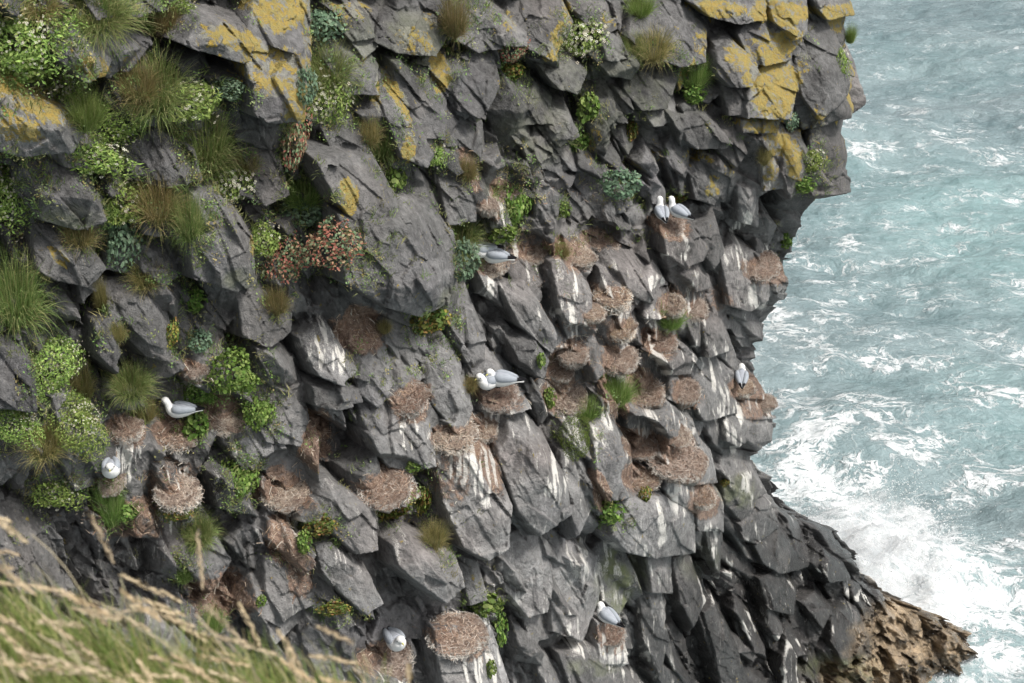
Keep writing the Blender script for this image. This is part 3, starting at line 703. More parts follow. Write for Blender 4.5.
SA = np.stack([np.clip(fd, 0, 2) * (1 - sst(60, 200, np.abs(SX - 20))), np.clip(turq, 0, 1), np.clip(sp + np.exp(-ds / 1.2), 0, 1)], -1).reshape(-1, 3)
ny_, nx_ = SX.shape; id_ = np.arange(nx_ * ny_).reshape(ny_, nx_)
qd = np.stack([id_[:-1, :-1], id_[:-1, 1:], id_[1:, 1:], id_[1:, :-1]], -1).reshape(-1, 4)
m_sea, nt, bs = mat('sea_water'); n = N(nt); tcn = n.new('ShaderNodeTexCoord').outputs['Object']
f_, tq_, sp_ = n.sep(n.attr('SA'))[:3]
wp = n.new('ShaderNodeTexNoise'); n.put(wp.inputs['Vector'], tcn); wp.inputs['Scale'].default_value = .55; wp.inputs['Detail'].default_value = 4
vm = n.new('ShaderNodeVectorMath', operation='MULTIPLY_ADD'); n.put(vm.inputs[0], wp.outputs['Color']); vm.inputs[1].default_value = (2.6, 2.6, 0); n.put(vm.inputs[2], tcn)
wv = vm.outputs[0]
def lace(scale, rotd, sy_, det=5):
    nn = n.noise(n.map(wv, (scale, scale * sy_, 0), (0, 0, R(rotd))), 1.0, det, .62)
    return n.math('SUBTRACT', 1.0, n.math('MULTIPLY', n.math('ABSOLUTE', n.math('SUBTRACT', nn, .5)), 12.0))
r1 = lace(.42, 14, 1.8); r2 = lace(1.05, 8, 1.6); r3 = lace(2.6, 20, 1.3, 4)
lc = n.math('MAXIMUM', r1, n.math('MAXIMUM', n.math('MULTIPLY', r2, .85), n.math('MULTIPLY', r3, .45)))
patch_ = n.noise(n.map(tcn, (.22, .3, 0)), 1.0, 5, .6)
lc = n.math('MULTIPLY', lc, n.mr(n.noise(n.map(tcn, (.5, .7, 0)), 1.0, 4, .6), .38, .62, .40, .95)); s_ = n.math('ADD', lc, n.math('MULTIPLY', f_, 1.1))
s_ = n.math('ADD', s_, n.math('MULTIPLY', n.math('SUBTRACT', patch_, .5), .7))
s_ = n.math('ADD', s_, n.math('MULTIPLY', n.math('SUBTRACT', n.noise(tcn, 5, 4, .7), .5), .5))
foam = n.mr(s_, .81, 1.20)
thin = n.mr(s_, .2, .9, 0, .25)
wc = n.mix(n.mr(n.noise(tcn, .12, 3), .4, .62), (.13, .19, .205), (.175, .23, .245))
wc = n.mix(n.math('MULTIPLY', tq_, .75), wc, (.19, .31, .315))
wc = n.mix(thin, wc, (.42, .50, .52))
c = n.mix(foam, wc, n.mix(n.mr(n.noise(tcn, 3.5, 5, .7), .35, .65), (.50, .54, .56), (.72, .74, .75)))
n.put(bs.inputs['Base Color'], c); n.put(bs.inputs['Roughness'], n.mr(foam, 0, 1, .22, .9, False)); bs.inputs['IOR'].default_value = 1.33
rip = n.math('ADD', n.noise(n.map(tcn, (1, 1.7, 1), (0, 0, .2)), 2.2, 6, .62, .4), n.math('MULTIPLY', foam, .25))
n.put(bs.inputs['Normal'], n.bump(rip, .6, .4))
o = link('sea', mesh('sea', np.stack([SX, SY, SZ], -1).reshape(-1, 3), qd, m_sea, {'SA': SA}, True)); meta(o, 'choppy grey-green sea streaked with white foam', None, None, 'structure')
# ------------------------------------------------------------------ plants
UP = np.array([0, 0, 1.0])
def nrm(v): return v / np.linalg.norm(v, axis=-1, keepdims=True)
def pal(k, cols, g):
    """k colours drawn from a palette with their neighbours blended"""
    cols = np.array(cols, float); i = g.integers(0, len(cols), k); j = g.integers(0, len(cols), k); t_ = g.random(k)[:, None] * .5
    return (cols[i] * (1 - t_) + cols[j] * t_) * g.uniform(.7, 1.3, (k, 1))
def lobes(d, g, amp=.3, k=7):
    c_ = nrm(g.normal(size=(k, 3)) * [1, 1, .6] + [0, 0, .3]); a_ = g.uniform(.5, 1, k)
    return 1 - amp + amp * 1.5 * (np.clip((d @ c_.T - .55) / .45, 0, 1) * a_).max(1)
def leafball(seed, cnt, size, cols, inner=.45, aspect=.6, round_=False, amp=.35):
    g = np.random.default_rng(seed); d = nrm(g.normal(size=(cnt, 3)) * [1, 1, .8] + [0, 0, .25]); d[:, 2] = np.where(d[:, 2] < -.25, -d[:, 2], d[:, 2])
    r_ = (inner + (1 - inner) * g.random(cnt) ** .45) * lobes(d, g, amp); c_ = d * r_[:, None]
    nn = nrm(d + g.normal(size=(cnt, 3)) * .55); tt = nrm(np.cross(nn, nrm(g.normal(size=(cnt, 3)))) + d * .35); bb = np.cross(nn, tt)
    L = (size * g.uniform(.6, 1.25, cnt))[:, None]; W_ = L * aspect * .5
    if round_: P_ = [c_ - tt * L * .5, c_ - tt * L * .1 + bb * W_ * 1.05 + nn * L * .05, c_ + tt * L * .38 + bb * W_ * .7, c_ + tt * L * .52 - nn * L * .08, c_ + tt * L * .38 - bb * W_ * .7, c_ - tt * L * .1 - bb * W_ * 1.05 + nn * L * .05]
    else: P_ = [c_ - tt * L * .5, c_ + bb * W_ + nn * L * .06, c_ + tt * L * .55 - nn * L * .08, c_ - bb * W_ + nn * L * .06]
    m_ = len(P_); v = np.stack(P_, 1).reshape(-1, 3); f = np.arange(cnt * m_).reshape(cnt, m_)
    return v, f, np.repeat(pal(cnt, cols, g), m_, 0)
def flowers(seed, cnt, size, col=((.62, .62, .52), (.52, .50, .38), (.58, .52, .42)), amp=.5):
    g = np.random.default_rng(seed); d = nrm(g.normal(size=(cnt, 3)) + [0, 0, .8]); r_ = 1.0 * lobes(d, np.random.default_rng(seed + 1), amp) * g.uniform(.9, 1.06, cnt)
    c_ = d * r_[:, None]; nn = nrm(d + g.normal(size=(cnt, 3)) * .4); tt = nrm(np.cross(nn, nrm(g.normal(size=(cnt, 3))))); bb = np.cross(nn, tt)
    vs_ = []; S_ = (size * g.uniform(.7, 1.2, cnt))[:, None]
    for k_ in range(5):
        a_ = 6.283 * k_ / 5
        for r2, da in ((.15, 0), (.85, -.38), (1.0, 0), (.85, .38)):
            vs_.append(c_ + (tt * math.cos(a_ + da) + bb * math.sin(a_ + da)) * S_ * r2 + nn * S_ * .12 * r2)
    v = np.stack(vs_, 1).reshape(-1, 3); f = np.arange(cnt * 20).reshape(-1, 4)
    return v, f, np.repeat(pal(cnt, col, g), 20, 0)
def blades(seed, cnt, cols, spread=.9, wdt=.016, seg=4, rad=.28, droop=.55, hang=0, lean=(0, 0)):
    g = np.random.default_rng(seed); ph = g.uniform(0, 6.283, cnt); th = np.abs(g.normal(0, spread * .55, cnt)); L = g.uniform(.45, 1.1, cnt)
    o_ = np.stack([np.cos(ph) * rad * g.random(cnt) ** .5, np.sin(ph) * rad * g.random(cnt) ** .5, np.zeros(cnt)], 1)
    ph = ph + g.normal(0, .5, cnt)
    d = np.stack([np.sin(th) * np.cos(ph) + lean[0], np.sin(th) * np.sin(ph) + lean[1], np.cos(th)], 1); d = nrm(d)
    side = nrm(np.cross(d, g.normal(size=(cnt, 3)))); P_ = []; p = o_.copy(); dr = droop * g.uniform(.3, 1.4, cnt)[:, None]
    for k_ in range(seg + 1):
        w_ = wdt * (1 - .85 * (k_ / seg) ** 1.5); P_ += [p - side * w_ / 2, p + side * w_ / 2]
        p = p + d * (L / seg)[:, None]; d = nrm(d + np.array([0, 0, -1.0]) * dr * (1.6 if hang else 1) * (k_ + 1) / seg * .9)
    m_ = 2 * (seg + 1); v = np.stack(P_, 1).reshape(-1, 3); b0 = np.arange(cnt)[:, None] * m_
    f = np.concatenate([b0 + np.array([2 * k_, 2 * k_ + 1, 2 * k_ + 3, 2 * k_ + 2]) for k_ in range(seg)])
    return v, f, np.repeat(pal(cnt, cols, g), m_, 0)
def leafmat(name, rough=.65, trans=.25, var=.35):
    m_, nt, bs = mat(name); n = N(nt); c = n.attr('Col'); oi = n.new('ShaderNodeObjectInfo')
    h_ = n.new('ShaderNodeHueSaturation'); n.put(h_.inputs['Color'], c); n.put(h_.inputs['Value'], n.mr(oi.outputs['Random'], 0, 1, 1 - var * .5, 1 + var * .6, False)); n.put(h_.inputs['Hue'], n.mr(oi.outputs['Random'], 0, 1, .49, .515, False))
    fin = h_.outputs[0]
    if name == 'dry_straw': fin = n.mix(n.mr(n.math('FRACT', n.math('MULTIPLY', oi.outputs['Random'], 7.31)), .2, 1, 0, .6, False), fin, (.46, .41, .36))
    n.put(bs.inputs['Base Color'], fin); bs.inputs['Roughness'].default_value = rough; bs.inputs['Specular IOR Level'].default_value = .3
    tr = n.new('ShaderNodeBsdfTranslucent'); n.put(tr.inputs[0], h_.outputs[0]); mx = n.new('ShaderNodeMixShader'); mx.inputs[0].default_value = trans
    out = nt.nodes['Material Output']; n.put(mx.inputs[1], bs.outputs[0]); n.put(mx.inputs[2], tr.outputs[0]); n.put(out.inputs[0], mx.outputs[0])
    return m_
m_leaf = leafmat('leaf'); m_grass = leafmat('grass_blade', .6, .3); m_pet = leafmat('petal', .7, .2, .1); m_straw = leafmat('dry_straw', .85, .1, .5)
GA = [(.21, .31, .07), (.27, .37, .09), (.16, .25, .055), (.33, .38, .12), (.13, .19, .045)]
PROTO = {
 'campion_small': [('leafball', dict(cnt=760, size=.19, cols=GA, aspect=.45, amp=.5)), ('flowers', dict(cnt=60, size=.06))],
 'campion_large': [('leafball', dict(cnt=2600, size=.105, cols=GA, aspect=.45, inner=.5, amp=.5)), ('flowers', dict(cnt=330, size=.027))],
 'campion_pale': [('leafball', dict(cnt=900, size=.16, cols=GA + [(.2, .21, .1)], aspect=.45)), ('flowers', dict(cnt=190, size=.065))],
 'leafy_small': [('leafball', dict(cnt=240, size=.30, cols=[(.09, .17, .025), (.16, .24, .05), (.09, .15, .035), (.22, .28, .08)], aspect=.95, round_=True)), None],
 'leafy_large': [('leafball', dict(cnt=900, size=.15, cols=[(.09, .17, .025), (.16, .24, .05), (.09, .15, .035), (.22, .28, .08)], aspect=.95, round_=True, inner=.55, amp=.5)), None],
 'leafy_yellow': [('leafball', dict(cnt=420, size=.22, cols=[(.10, .17, .03), (.20, .22, .05), (.30, .24, .06), (.08, .12, .03), (.28, .15, .06)], aspect=.9, round_=True, amp=.5)), None],
 'stonecrop': [('leafball', dict(cnt=420, size=.22, cols=[(.10, .17, .10), (.15, .23, .14), (.08, .12, .08), (.19, .26, .17)], aspect=.6, round_=True, amp=.4)), None],
 'red_stonecrop': [('leafball', dict(cnt=850, size=.14, cols=[(.13, .19, .10), (.34, .11, .09), (.36, .19, .13), (.18, .24, .13), (.14, .20, .11), (.28, .09, .08)], aspect=.6, round_=True, amp=.45)), None],
 'grass': [('blades', dict(cnt=1100, wdt=.014, rad=.5, cols=[(.19, .29, .06), (.25, .36, .10), (.14, .22, .05), (.36, .38, .16)])), None],
 'grass_hang': [('blades', dict(cnt=1500, wdt=.013, rad=.5, cols=[(.19, .27, .08), (.25, .33, .11), (.14, .20, .055), (.42, .38, .18)], droop=1.1, spread=1.3)), None],
 'dry_grass': [('blades', dict(cnt=900, wdt=.014, rad=.5, cols=[(.38, .30, .13), (.28, .24, .10), (.16, .18, .06), (.40, .32, .17)], droop=.8, spread=1.1)), None],
 'moss': [('leafball', dict(cnt=2600, size=.07, cols=[(.08, .12, .02), (.12, .17, .03), (.06, .09, .015)], aspect=.6, inner=.75, amp=.3)), None],
}
PM = {}
for k_, (a_, b_) in PROTO.items():
    for q in range(3):
        fn = {'leafball': leafball, 'blades': blades}[a_[0]]; v, f, c_ = fn(q * 13 + len(k_), **a_[1])
        m_ = m_grass if a_[0] == 'blades' else m_leaf
        me = mesh(k_, v, f, m_, {'Col': c_}); fl_ = None
        if b_: v, f, c_ = flowers(q * 13 + len(k_), **b_[1]); fl_ = mesh(k_ + '_flowers', v, f, m_pet, {'Col': c_})
        PM[k_, q] = (me, fl_)
KIND = {'cs': ('campion_small', 'flowering_cushion', 'plant', 'cushions of white-flowered plants'), 'cl': ('campion_large', 'flowering_cushion', 'plant', 'cushions of white-flowered plants'), 'cp': ('campion_pale', 'flowering_cushion', 'plant', 'cushions of white-flowered plants'),
 'ls': ('leafy_small', 'leafy_plant', 'plant', 'leafy green plants on the cliff'), 'll': ('leafy_large', 'leafy_plant', 'plant', 'leafy green plants on the cliff'), 'ly': ('leafy_yellow', 'leafy_plant', 'plant', 'leafy green plants on the cliff'),
 'sc': ('stonecrop', 'stonecrop', 'succulent', 'blue-green succulents on the cliff'), 'rc': ('red_stonecrop', 'stonecrop', 'succulent', 'reddish succulents on the cliff'),
 'g': ('grass', 'grass_tuft', 'grass tuft', 'grass tufts on the cliff'), 'gh': ('grass_hang', 'grass_tuft', 'grass tuft', 'grass tufts on the cliff'), 'y': ('dry_grass', 'grass_tuft', 'grass tuft', 'dry grass tufts on the cliff'), 'm': ('moss', 'moss_cushion', 'moss', None)}
PL = [
 ('cl',18,38,96,80,'large bright green cushion filling the top left corner'),('ll',22,68,70,50,'patch of fresh green leaves just above the lichened boulder at the left edge'),('cp',66,80,36,46,'pale flowering cushion tucked beside the tip of the left lichened boulder'),
 ('cl',-4,192,70,74,'flowering cushion cut off by the left edge beside the smooth grey boulder'),('gh',100,14,70,26,'wide fringe of green grass along the top edge left of centre'),('g',150,16,50,24,'green grass fringe left of the large lichened slab, top edge'),('y',166,22,30,24,'withered grass hanging left of the dark hollow at the top'),
 ('gh',158,90,64,46,'arching green grass mound right of the flowering cushions, upper left'),('y',138,88,46,30,'straw-coloured grass over the left shoulder of the arching mound'),('cs',186,104,60,46,'dark-stemmed flowering cushion under the arching grass'),('cp',196,100,30,34,'clump of pale flowers at the right of the dark-stemmed cushion'),
 ('gh',206,148,56,70,'long green grass drooping like hair over the grey slab'),('cl',110,122,72,50,'broad flowering cushion right of the left lichened boulder'),('g',88,112,40,30,'green grass behind the broad flowering cushion at the left'),('cs',104,162,58,40,'round flowering cushion above the smooth grey boulder at its right'),
 ('cs',126,205,46,50,'flowering cushion between two grey boulders, left'),('y',158,206,52,34,'dry grass standing on the small dark rock, left'),('gh',190,222,34,60,'grass hanging along the left side of the rounded grey boulder'),('cp',230,186,40,44,'loose clump of white flowers above the rounded grey boulder'),
 ('sc',228,90,28,20,'small succulent under the end of the big slab, beside pale flowers'),('y',246,165,28,20,'small dry tuft on the dark rock right of the hanging grass'),('sc',322,25,36,34,'blue-green succulent in the cleft right of the tall lichened boulder'),('gh',330,72,50,34,'green grass on a dark slope right of the tall lichened boulder'),
 ('cp',325,102,44,48,'dense flowering cushion below the grass right of the tall boulder'),('sc',306,88,22,40,'succulent stems left of the dense flowering cushion'),('rc',297,140,28,64,'column of red-tinged succulents running down a cleft'),('g',303,192,44,22,'short green grass left of the yellow spot on the pointed block'),
 ('sc',300,216,40,28,'round blue-green succulent left of the largest boulder'),('rc',333,246,50,44,'crimson-tipped succulent in front of the largest dark boulder'),('cs',262,240,34,36,'flowering cushion right of the rounded grey boulder'),('rc',284,258,40,46,'orange and green succulent below the flowering cushion'),
 ('y',277,304,26,28,'lone yellowish tuft on the grey slope left of the white-streaked rock'),('gh',382,145,34,44,'olive grass beside the tip of the narrow leaning slab'),('y',370,135,24,30,'pale straw grass on the ledge right of the pointed block'),('ls',394,178,26,34,'fresh green leaves below the olive grass'),
 ('cs',438,155,18,34,'slender flowering plant in a crack right of the leaning slab'),('y',455,22,30,50,'tall slanting tuft of straw grass at the top, left of the light grey wedge'),('gh',462,238,40,34,'drooping grass at the right shoulder of the largest boulder'),('sc',463,262,32,44,'dark succulent hanging right of the largest boulder'),
 ('ly',429,322,50,44,'round plant with russet leaves just below the largest boulder'),('y',470,386,16,16,'tiny yellow-green tuft left of the two gulls in the middle'),('ll',517,200,36,66,'tall bright green plant hanging beside the pale pink nests'),('ls',505,236,30,22,'green leaves under the tall hanging plant above the half hidden gulls'),
 ('cp',580,40,44,44,'ball of white flowers at the top centre'),('gh',634,48,26,20,'green grass tuft at the left foot of the large rounded boulder'),('y',654,50,38,26,'golden grass tuft under the large rounded boulder'),('g',640,6,30,16,'grass fringe on the top edge above the large rounded boulder'),
 ('ls',590,110,26,34,'round yellow-green plant in the dark rock, upper of two'),('ls',582,143,20,24,'round yellow-green plant in the dark rock, lower of two'),('ly',632,132,14,34,'narrow vertical plant in a crack of the dark upper rock'),('sc',620,186,40,32,'wide blue-green plant hanging left of the gulls seen from behind'),
 ('ls',563,211,16,18,'small bright green plant below the dark upper rock'),('rc',515,50,30,26,'rusty red leaves under the light grey wedge at the top'),('ly',512,75,26,26,'small green and rust plant below the rusty leaves at the top'),('g',694,74,30,30,'dark green grass beside the long yellow lichen stripe'),
 ('ls',693,96,24,22,'compact green plant under the dark grass, beside the yellow stripe'),('ly',678,200,22,12,'small plant with orange leaves just above the gulls seen from behind'),('ls',785,238,16,30,'green plant clinging to the cliff edge under the overhang'),('cs',815,162,24,30,'flowering cushion on the right edge left of the hanging block'),
 ('ls',803,187,24,18,'bright green leaves under the overhang at the right edge'),('cs',843,64,14,36,'narrow flowering plant on the outer edge of the purple-grey boulder'),('g',850,34,12,18,'tiny tuft sprouting from the cliff edge against the sea'),('sc',791,120,12,20,'small succulent below the mustard lichened block'),
 ('y',764,158,14,24,'thin dry plant under the lichen patches near the right edge'),('ll',238,378,56,56,'large patch of glossy green leaves above the leafy nest, left'),('ll',262,412,34,44,'green leaves trailing right of the flat brown nest'),('ll',203,396,36,26,'green leaves above and right of the left gull'),
 ('ls',198,428,28,34,'green leaves directly right of the left gull'),('ll',243,478,40,54,'tall leafy plant left of the domed straw nest'),('ls',195,303,22,26,'small bright plant right of the cracked square boulder'),('ly',173,336,18,34,'green and orange plant beside the cracked square boulder'),
 ('sc',199,342,24,26,'pale blue-green succulent above the small pink nest'),('gh',132,384,42,28,'green grass behind the dark oval rock, left'),('y',146,412,24,24,'thin tuft left of the left gull, under the dark oval rock'),('gh',16,300,60,76,'large soft mound of green grass at the left edge'),
 ('cl',48,370,58,62,'flowering cushion right of the dark block at the left edge'),('cl',78,426,50,60,'long flowering cushion sloping down at the left'),('cl',16,424,46,44,'flowering cushion below the dark block at the left edge'),('y',44,444,46,26,'dry grass under the flowering cushions at the left'),
 ('y',84,386,24,50,'dry grass strip right of the flowering cushion, left'),('y',80,236,36,24,'straw tuft on top of the wedge-shaped grey boulder'),('sc',122,240,30,54,'blue-green plants hanging between the left grey boulders'),('cs',112,214,26,26,'small cushion above the hanging blue-green plants, left'),
 ('y',146,276,38,22,'straw tuft on top of the cracked square boulder'),('y',102,300,14,44,'narrow dry tuft left of the cracked square boulder'),('y',118,334,18,20,'little yellow tuft on the face of the cracked square boulder'),('cs',60,496,44,36,'flowering cushion above the foreground grass at the left'),
 ('g',112,502,30,44,'green grass under the white-breasted gull'),('ls',126,512,24,20,'leafy plant right of the grass under the white-breasted gull'),('gh',200,532,34,28,'green tuft above the foreground grass, left'),('g',184,568,20,28,'small tuft just above the waving seed heads'),
 ('ly',322,528,36,28,'yellowing leafy plant left of the slanted grey block'),('ls',303,544,16,26,'green leaves beside the hanging straw below the domed nest'),('ly',393,512,36,28,'yellowing plant under the broad streaked nest'),('ly',424,502,18,46,'green leafy strip left of the pale buttress'),
 ('y',434,538,28,30,'withered yellow leaves at the foot of the pale buttress'),('ls',415,467,18,15,'tiny bright plant above the broad streaked nest'),('ly',335,610,36,20,'small leafy plant under the slanted block near the bottom'),('ls',486,604,36,28,'leafy plant in the shade right of the smooth hollow, bottom'),
 ('ls',500,632,15,40,'narrow green plant on the white rock at the bottom'),('ls',491,668,12,22,'lowest small green plant beside the white rock'),('ls',609,514,28,28,'round bright green plant at the left of the white-washed block'),('m',577,438,28,40,'moss cushion under the tall crusted nest tower'),
 ('g',618,390,34,22,'round tuft of fresh green grass in the middle of the nests'),('g',589,408,24,18,'smaller tuft of green grass right of the nest tower'),('ls',549,400,14,24,'small plant left of the nest tower, right of the gull pair'),('g',671,318,28,16,'small tuft of green grass under the shaggy nest'),
 ('ly',645,497,14,24,'little yellow-green plant on the white-washed buttress'),('ls',541,360,10,20,'thin green sprig in a crack above the gull pair'),('ls',627,380,0,0,''),('ly',726,483,12,10,'tiny yellow-green plant on the rocks near the right edge'),
 ('ls',262,602,12,14,'tiny leafy sprig on the pale patch near the foreground grass'),('g',215,620,22,24,'small tuft beside the pale nest litter low on the left'),('ly',180,515,30,20,'low yellowing plant between nests above the foreground grass'),('ly',745,80,0,0,''),
 ('y',562,252,18,12,'orange dry tuft left of the nest with the white pillar'),('y',468,172,20,26,'reddish dry stems above the pale pink nests'),('gh',300,8,0,0,''),('cs',180,8,30,16,'small cushion with reddish buds on the top edge'),('y',40,5,44,14,'tall dry stems on the top edge at the far left'),
 ('ls',505,218,0,0,''),('rc',640,206,0,0,''),('ly',300,300,0,0,''),('y',385,328,14,14,'tiny yellow tuft on the smooth slab below the largest boulder'),('ls',184,420,0,0,''),('y',712,312,0,0,'')]
LAB_SEEN = set(); rp = random.Random(3)
def frame(zv, xv=RT):
    z = nrm(np.asarray(zv, float)); x = xv - z * (xv @ z); x = nrm(x); y = np.cross(z, x)
    return np.stack([x, y, z], 1)
def place(o, p, Rm, s):
    M = np.eye(4); M[:3, :3] = Rm * np.asarray(s, float)[None, :]; M[:3, 3] = p; o.matrix_world = Matrix(M.tolist())
cnt = 0
for (k_, x, y, w_, h_, lb) in PL:
    if not w_: continue
    pk_, nm, ct, grp = KIND[k_]; me, fl_ = PM[pk_, rp.randrange(3)]
    o = link(nm, me); meta(o, lb, ct, grp); LAB_SEEN.add(lb)
    if k_ in ('g', 'gh', 'y'):
        yb = y + h_ * (.42 if k_ == 'g' else .2); p, z = pt(x, yb, max(4, int(w_ * .18)), .3); tcv = nrm(CAM - p); sc_ = 1 / (F / z)
        Rm = frame(tcv * (.45 if k_ == 'g' else .7) + UP * .8)
        hs_ = {'g': 1.15, 'gh': 1.0, 'y': 1.15}[k_]
        place(o, p - tcv * .02, Rm, (w_ * sc_ * .66, w_ * sc_ * .66, h_ * sc_ * hs_ * 1.15))
    else:
        p, z = pt(x, y, max(4, int(min(w_, h_) * .25)), .35); tcv = nrm(CAM - p); sc_ = 1 / (F / z); Rm = frame(tcv * .85 + UP * .35)
        place(o, p + tcv * .04, Rm, (w_ * sc_ * (.5 if k_[0] == 'l' else .62), h_ * sc_ * (.5 if k_[0] == 'l' else .62), (w_ + h_) * sc_ * .24))
    if fl_: f_o = link('flowers', fl_); f_o.parent = o
    cnt += 1

# ------------------------------------------------------------------ nests
m_nest, nt, bs = mat('nest_mud'); n = N(nt); tcn = n.new('ShaderNodeTexCoord').outputs['Object']; gp = n.new('ShaderNodeTexCoord').outputs['Generated']
sx = n.new('ShaderNodeSeparateXYZ'); n.put(sx.inputs[0], tcn)
nn = n.noise(tcn, 9, 5, .75, .6); sn = n.noise(n.map(tcn, (10, 10, 1.2)), 1.3, 4, .7)
c = n.mix(n.mr(nn, .35, .65), (.15, .09, .065), (.36, .27, .21))
side_ = n.mr(sx.outputs[2], -.05, .10, 1, .12)
c = n.mix(n.math('MULTIPLY', n.math('MULTIPLY', side_, n.mr(sn, .40, .58)), .85), c, (.58, .55, .50))
n.put(bs.inputs['Base Color'], c); bs.inputs['Roughness'].default_value = .95; n.put(bs.inputs['Normal'], n.bump(n.noise(tcn, 16, 5, .75), 1, .12))
def nest_mesh(seed):
    g = np.random.default_rng(seed); K = 40; prof = [(.36, -.62), (.45, -.42), (.50, -.2), (.51, -.05), (.47, .05), (.39, .09), (.30, .08), (.2, .05), (.09, .04)]
    an = np.arange(K) * 6.2832 / K; v = []
    for i, (r_, z_) in enumerate(prof):
        w_ = 1 + .55 * fbm(np.cos(an) * 1.6 + 5, np.sin(an) * 1.6 + i * .35, seed, 3) ; zz = z_ + .13 * fbm(np.cos(an) * 2.5, np.sin(an) * 2.5 + i * .6, seed + 9, 3) - (.25 * np.abs(fbm(an * 3, an * 0, seed + 4, 2)) if i == 0 else 0)
        v.append(np.stack([r_ * w_ * np.cos(an), r_ * w_ * np.sin(an), zz], 1))
    v = np.concatenate(v + [np.array([[0, 0, .01], [0, 0, -.6]])]); f = []; t3 = []
    for i in range(len(prof) - 1):
        for k_ in range(K): f.append((i * K + k_, i * K + (k_ + 1) % K, (i + 1) * K + (k_ + 1) % K, (i + 1) * K + k_))
    L_ = len(prof) - 1
    for k_ in range(K): t3.append((L_ * K + k_, L_ * K + (k_ + 1) % K, len(v) - 2)); t3.append(((k_ + 1) % K, k_, len(v) - 1))
    m1 = mesh('nest', v, [np.array(f), np.array(t3)], m_nest, None, True)
    # straws woven over the rim and hanging down the sides
    cn = 1700; a_ = g.uniform(0, 6.283, cn); u_2 = g.random(cn); i_ = u_2 * (len(prof) - 1); lo = np.floor(i_).astype(int); fr = i_ - lo; pr = np.array(prof)
    rz = pr[lo] * (1 - fr[:, None]) + pr[lo + 1] * fr[:, None]; c_ = np.stack([rz[:, 0] * np.cos(a_), rz[:, 0] * np.sin(a_), rz[:, 1]], 1) * 1.03 + g.normal(0, .02, (cn, 3))
    tang = np.stack([-np.sin(a_), np.cos(a_), np.zeros(cn)], 1); hang = (rz[:, 1] < .0)[:, None]
    d = nrm(np.where(hang & (g.random((cn, 1)) < .7), np.array([0, 0, -1.0]) + g.normal(0, .35, (cn, 3)), tang * .5 + g.normal(0, .75, (cn, 3))))
    sd_ = nrm(np.cross(d, g.normal(size=(cn, 3)))); L = g.uniform(.08, .28, cn)[:, None]; W_ = g.uniform(.0025, .007, cn)[:, None]
    bend = g.normal(0, .05, (cn, 3)); P_ = []
    for q in (-.5, 0, .5): P_ += [c_ + d * L * q + bend * (1 - abs(q) * 2) - sd_ * W_, c_ + d * L * q + bend * (1 - abs(q) * 2) + sd_ * W_]
    vv = np.stack(P_, 1).reshape(-1, 3); b0 = np.arange(cn)[:, None] * 6; ff = np.concatenate([b0 + np.array([0, 1, 3, 2]), b0 + np.array([2, 3, 5, 4])])
    cols = pal(cn, [(.28, .175, .125), (.36, .245, .18), (.46, .36, .28), (.20, .125, .09), (.56, .50, .44)], g)
    wh = hang[:, 0] & (g.random(cn) < .75); cols[wh] = np.array([.66, .63, .58]) * g.uniform(.7, 1.1, (wh.sum(), 1))
    m2 = mesh('nest_straw', vv, ff, m_straw, {'Col': np.repeat(cols, 6, 0)})
    return m1, m2
NM = [nest_mesh(40 + q) for q in range(6)]; g = np.random.default_rng(12)
NP = {}
for i, (x, y, w_, h_, lb) in enumerate(NESTS):
    p, z = pt(x, y, max(4, int(w_ * .3)), .25); tcv = nrm(CAM - p); s_ = w_ / F * z
    m1, m2 = NM[rp.randrange(6)]; o = link('nest', m1); meta(o, lb, 'nest', "seabird nests on the cliff's ledges")
    Rm = frame(UP * .8 + tcv * .5 + g.normal(0, .1, 3)); a_ = rp.uniform(0, 6.28)
    Rz = np.array([[math.cos(a_), -math.sin(a_), 0], [math.sin(a_), math.cos(a_), 0], [0, 0, 1]])
    place(o, p - tcv * s_ * .10, Rm @ Rz, (s_ * rp.uniform(.85, 1.15), s_ * rp.uniform(.85, 1.15), h_ / F * z * rp.uniform(.6, .95)))
    st_ = link('straw', m2); st_.parent = o; NP[x, y] = p - tcv * s_ * .05

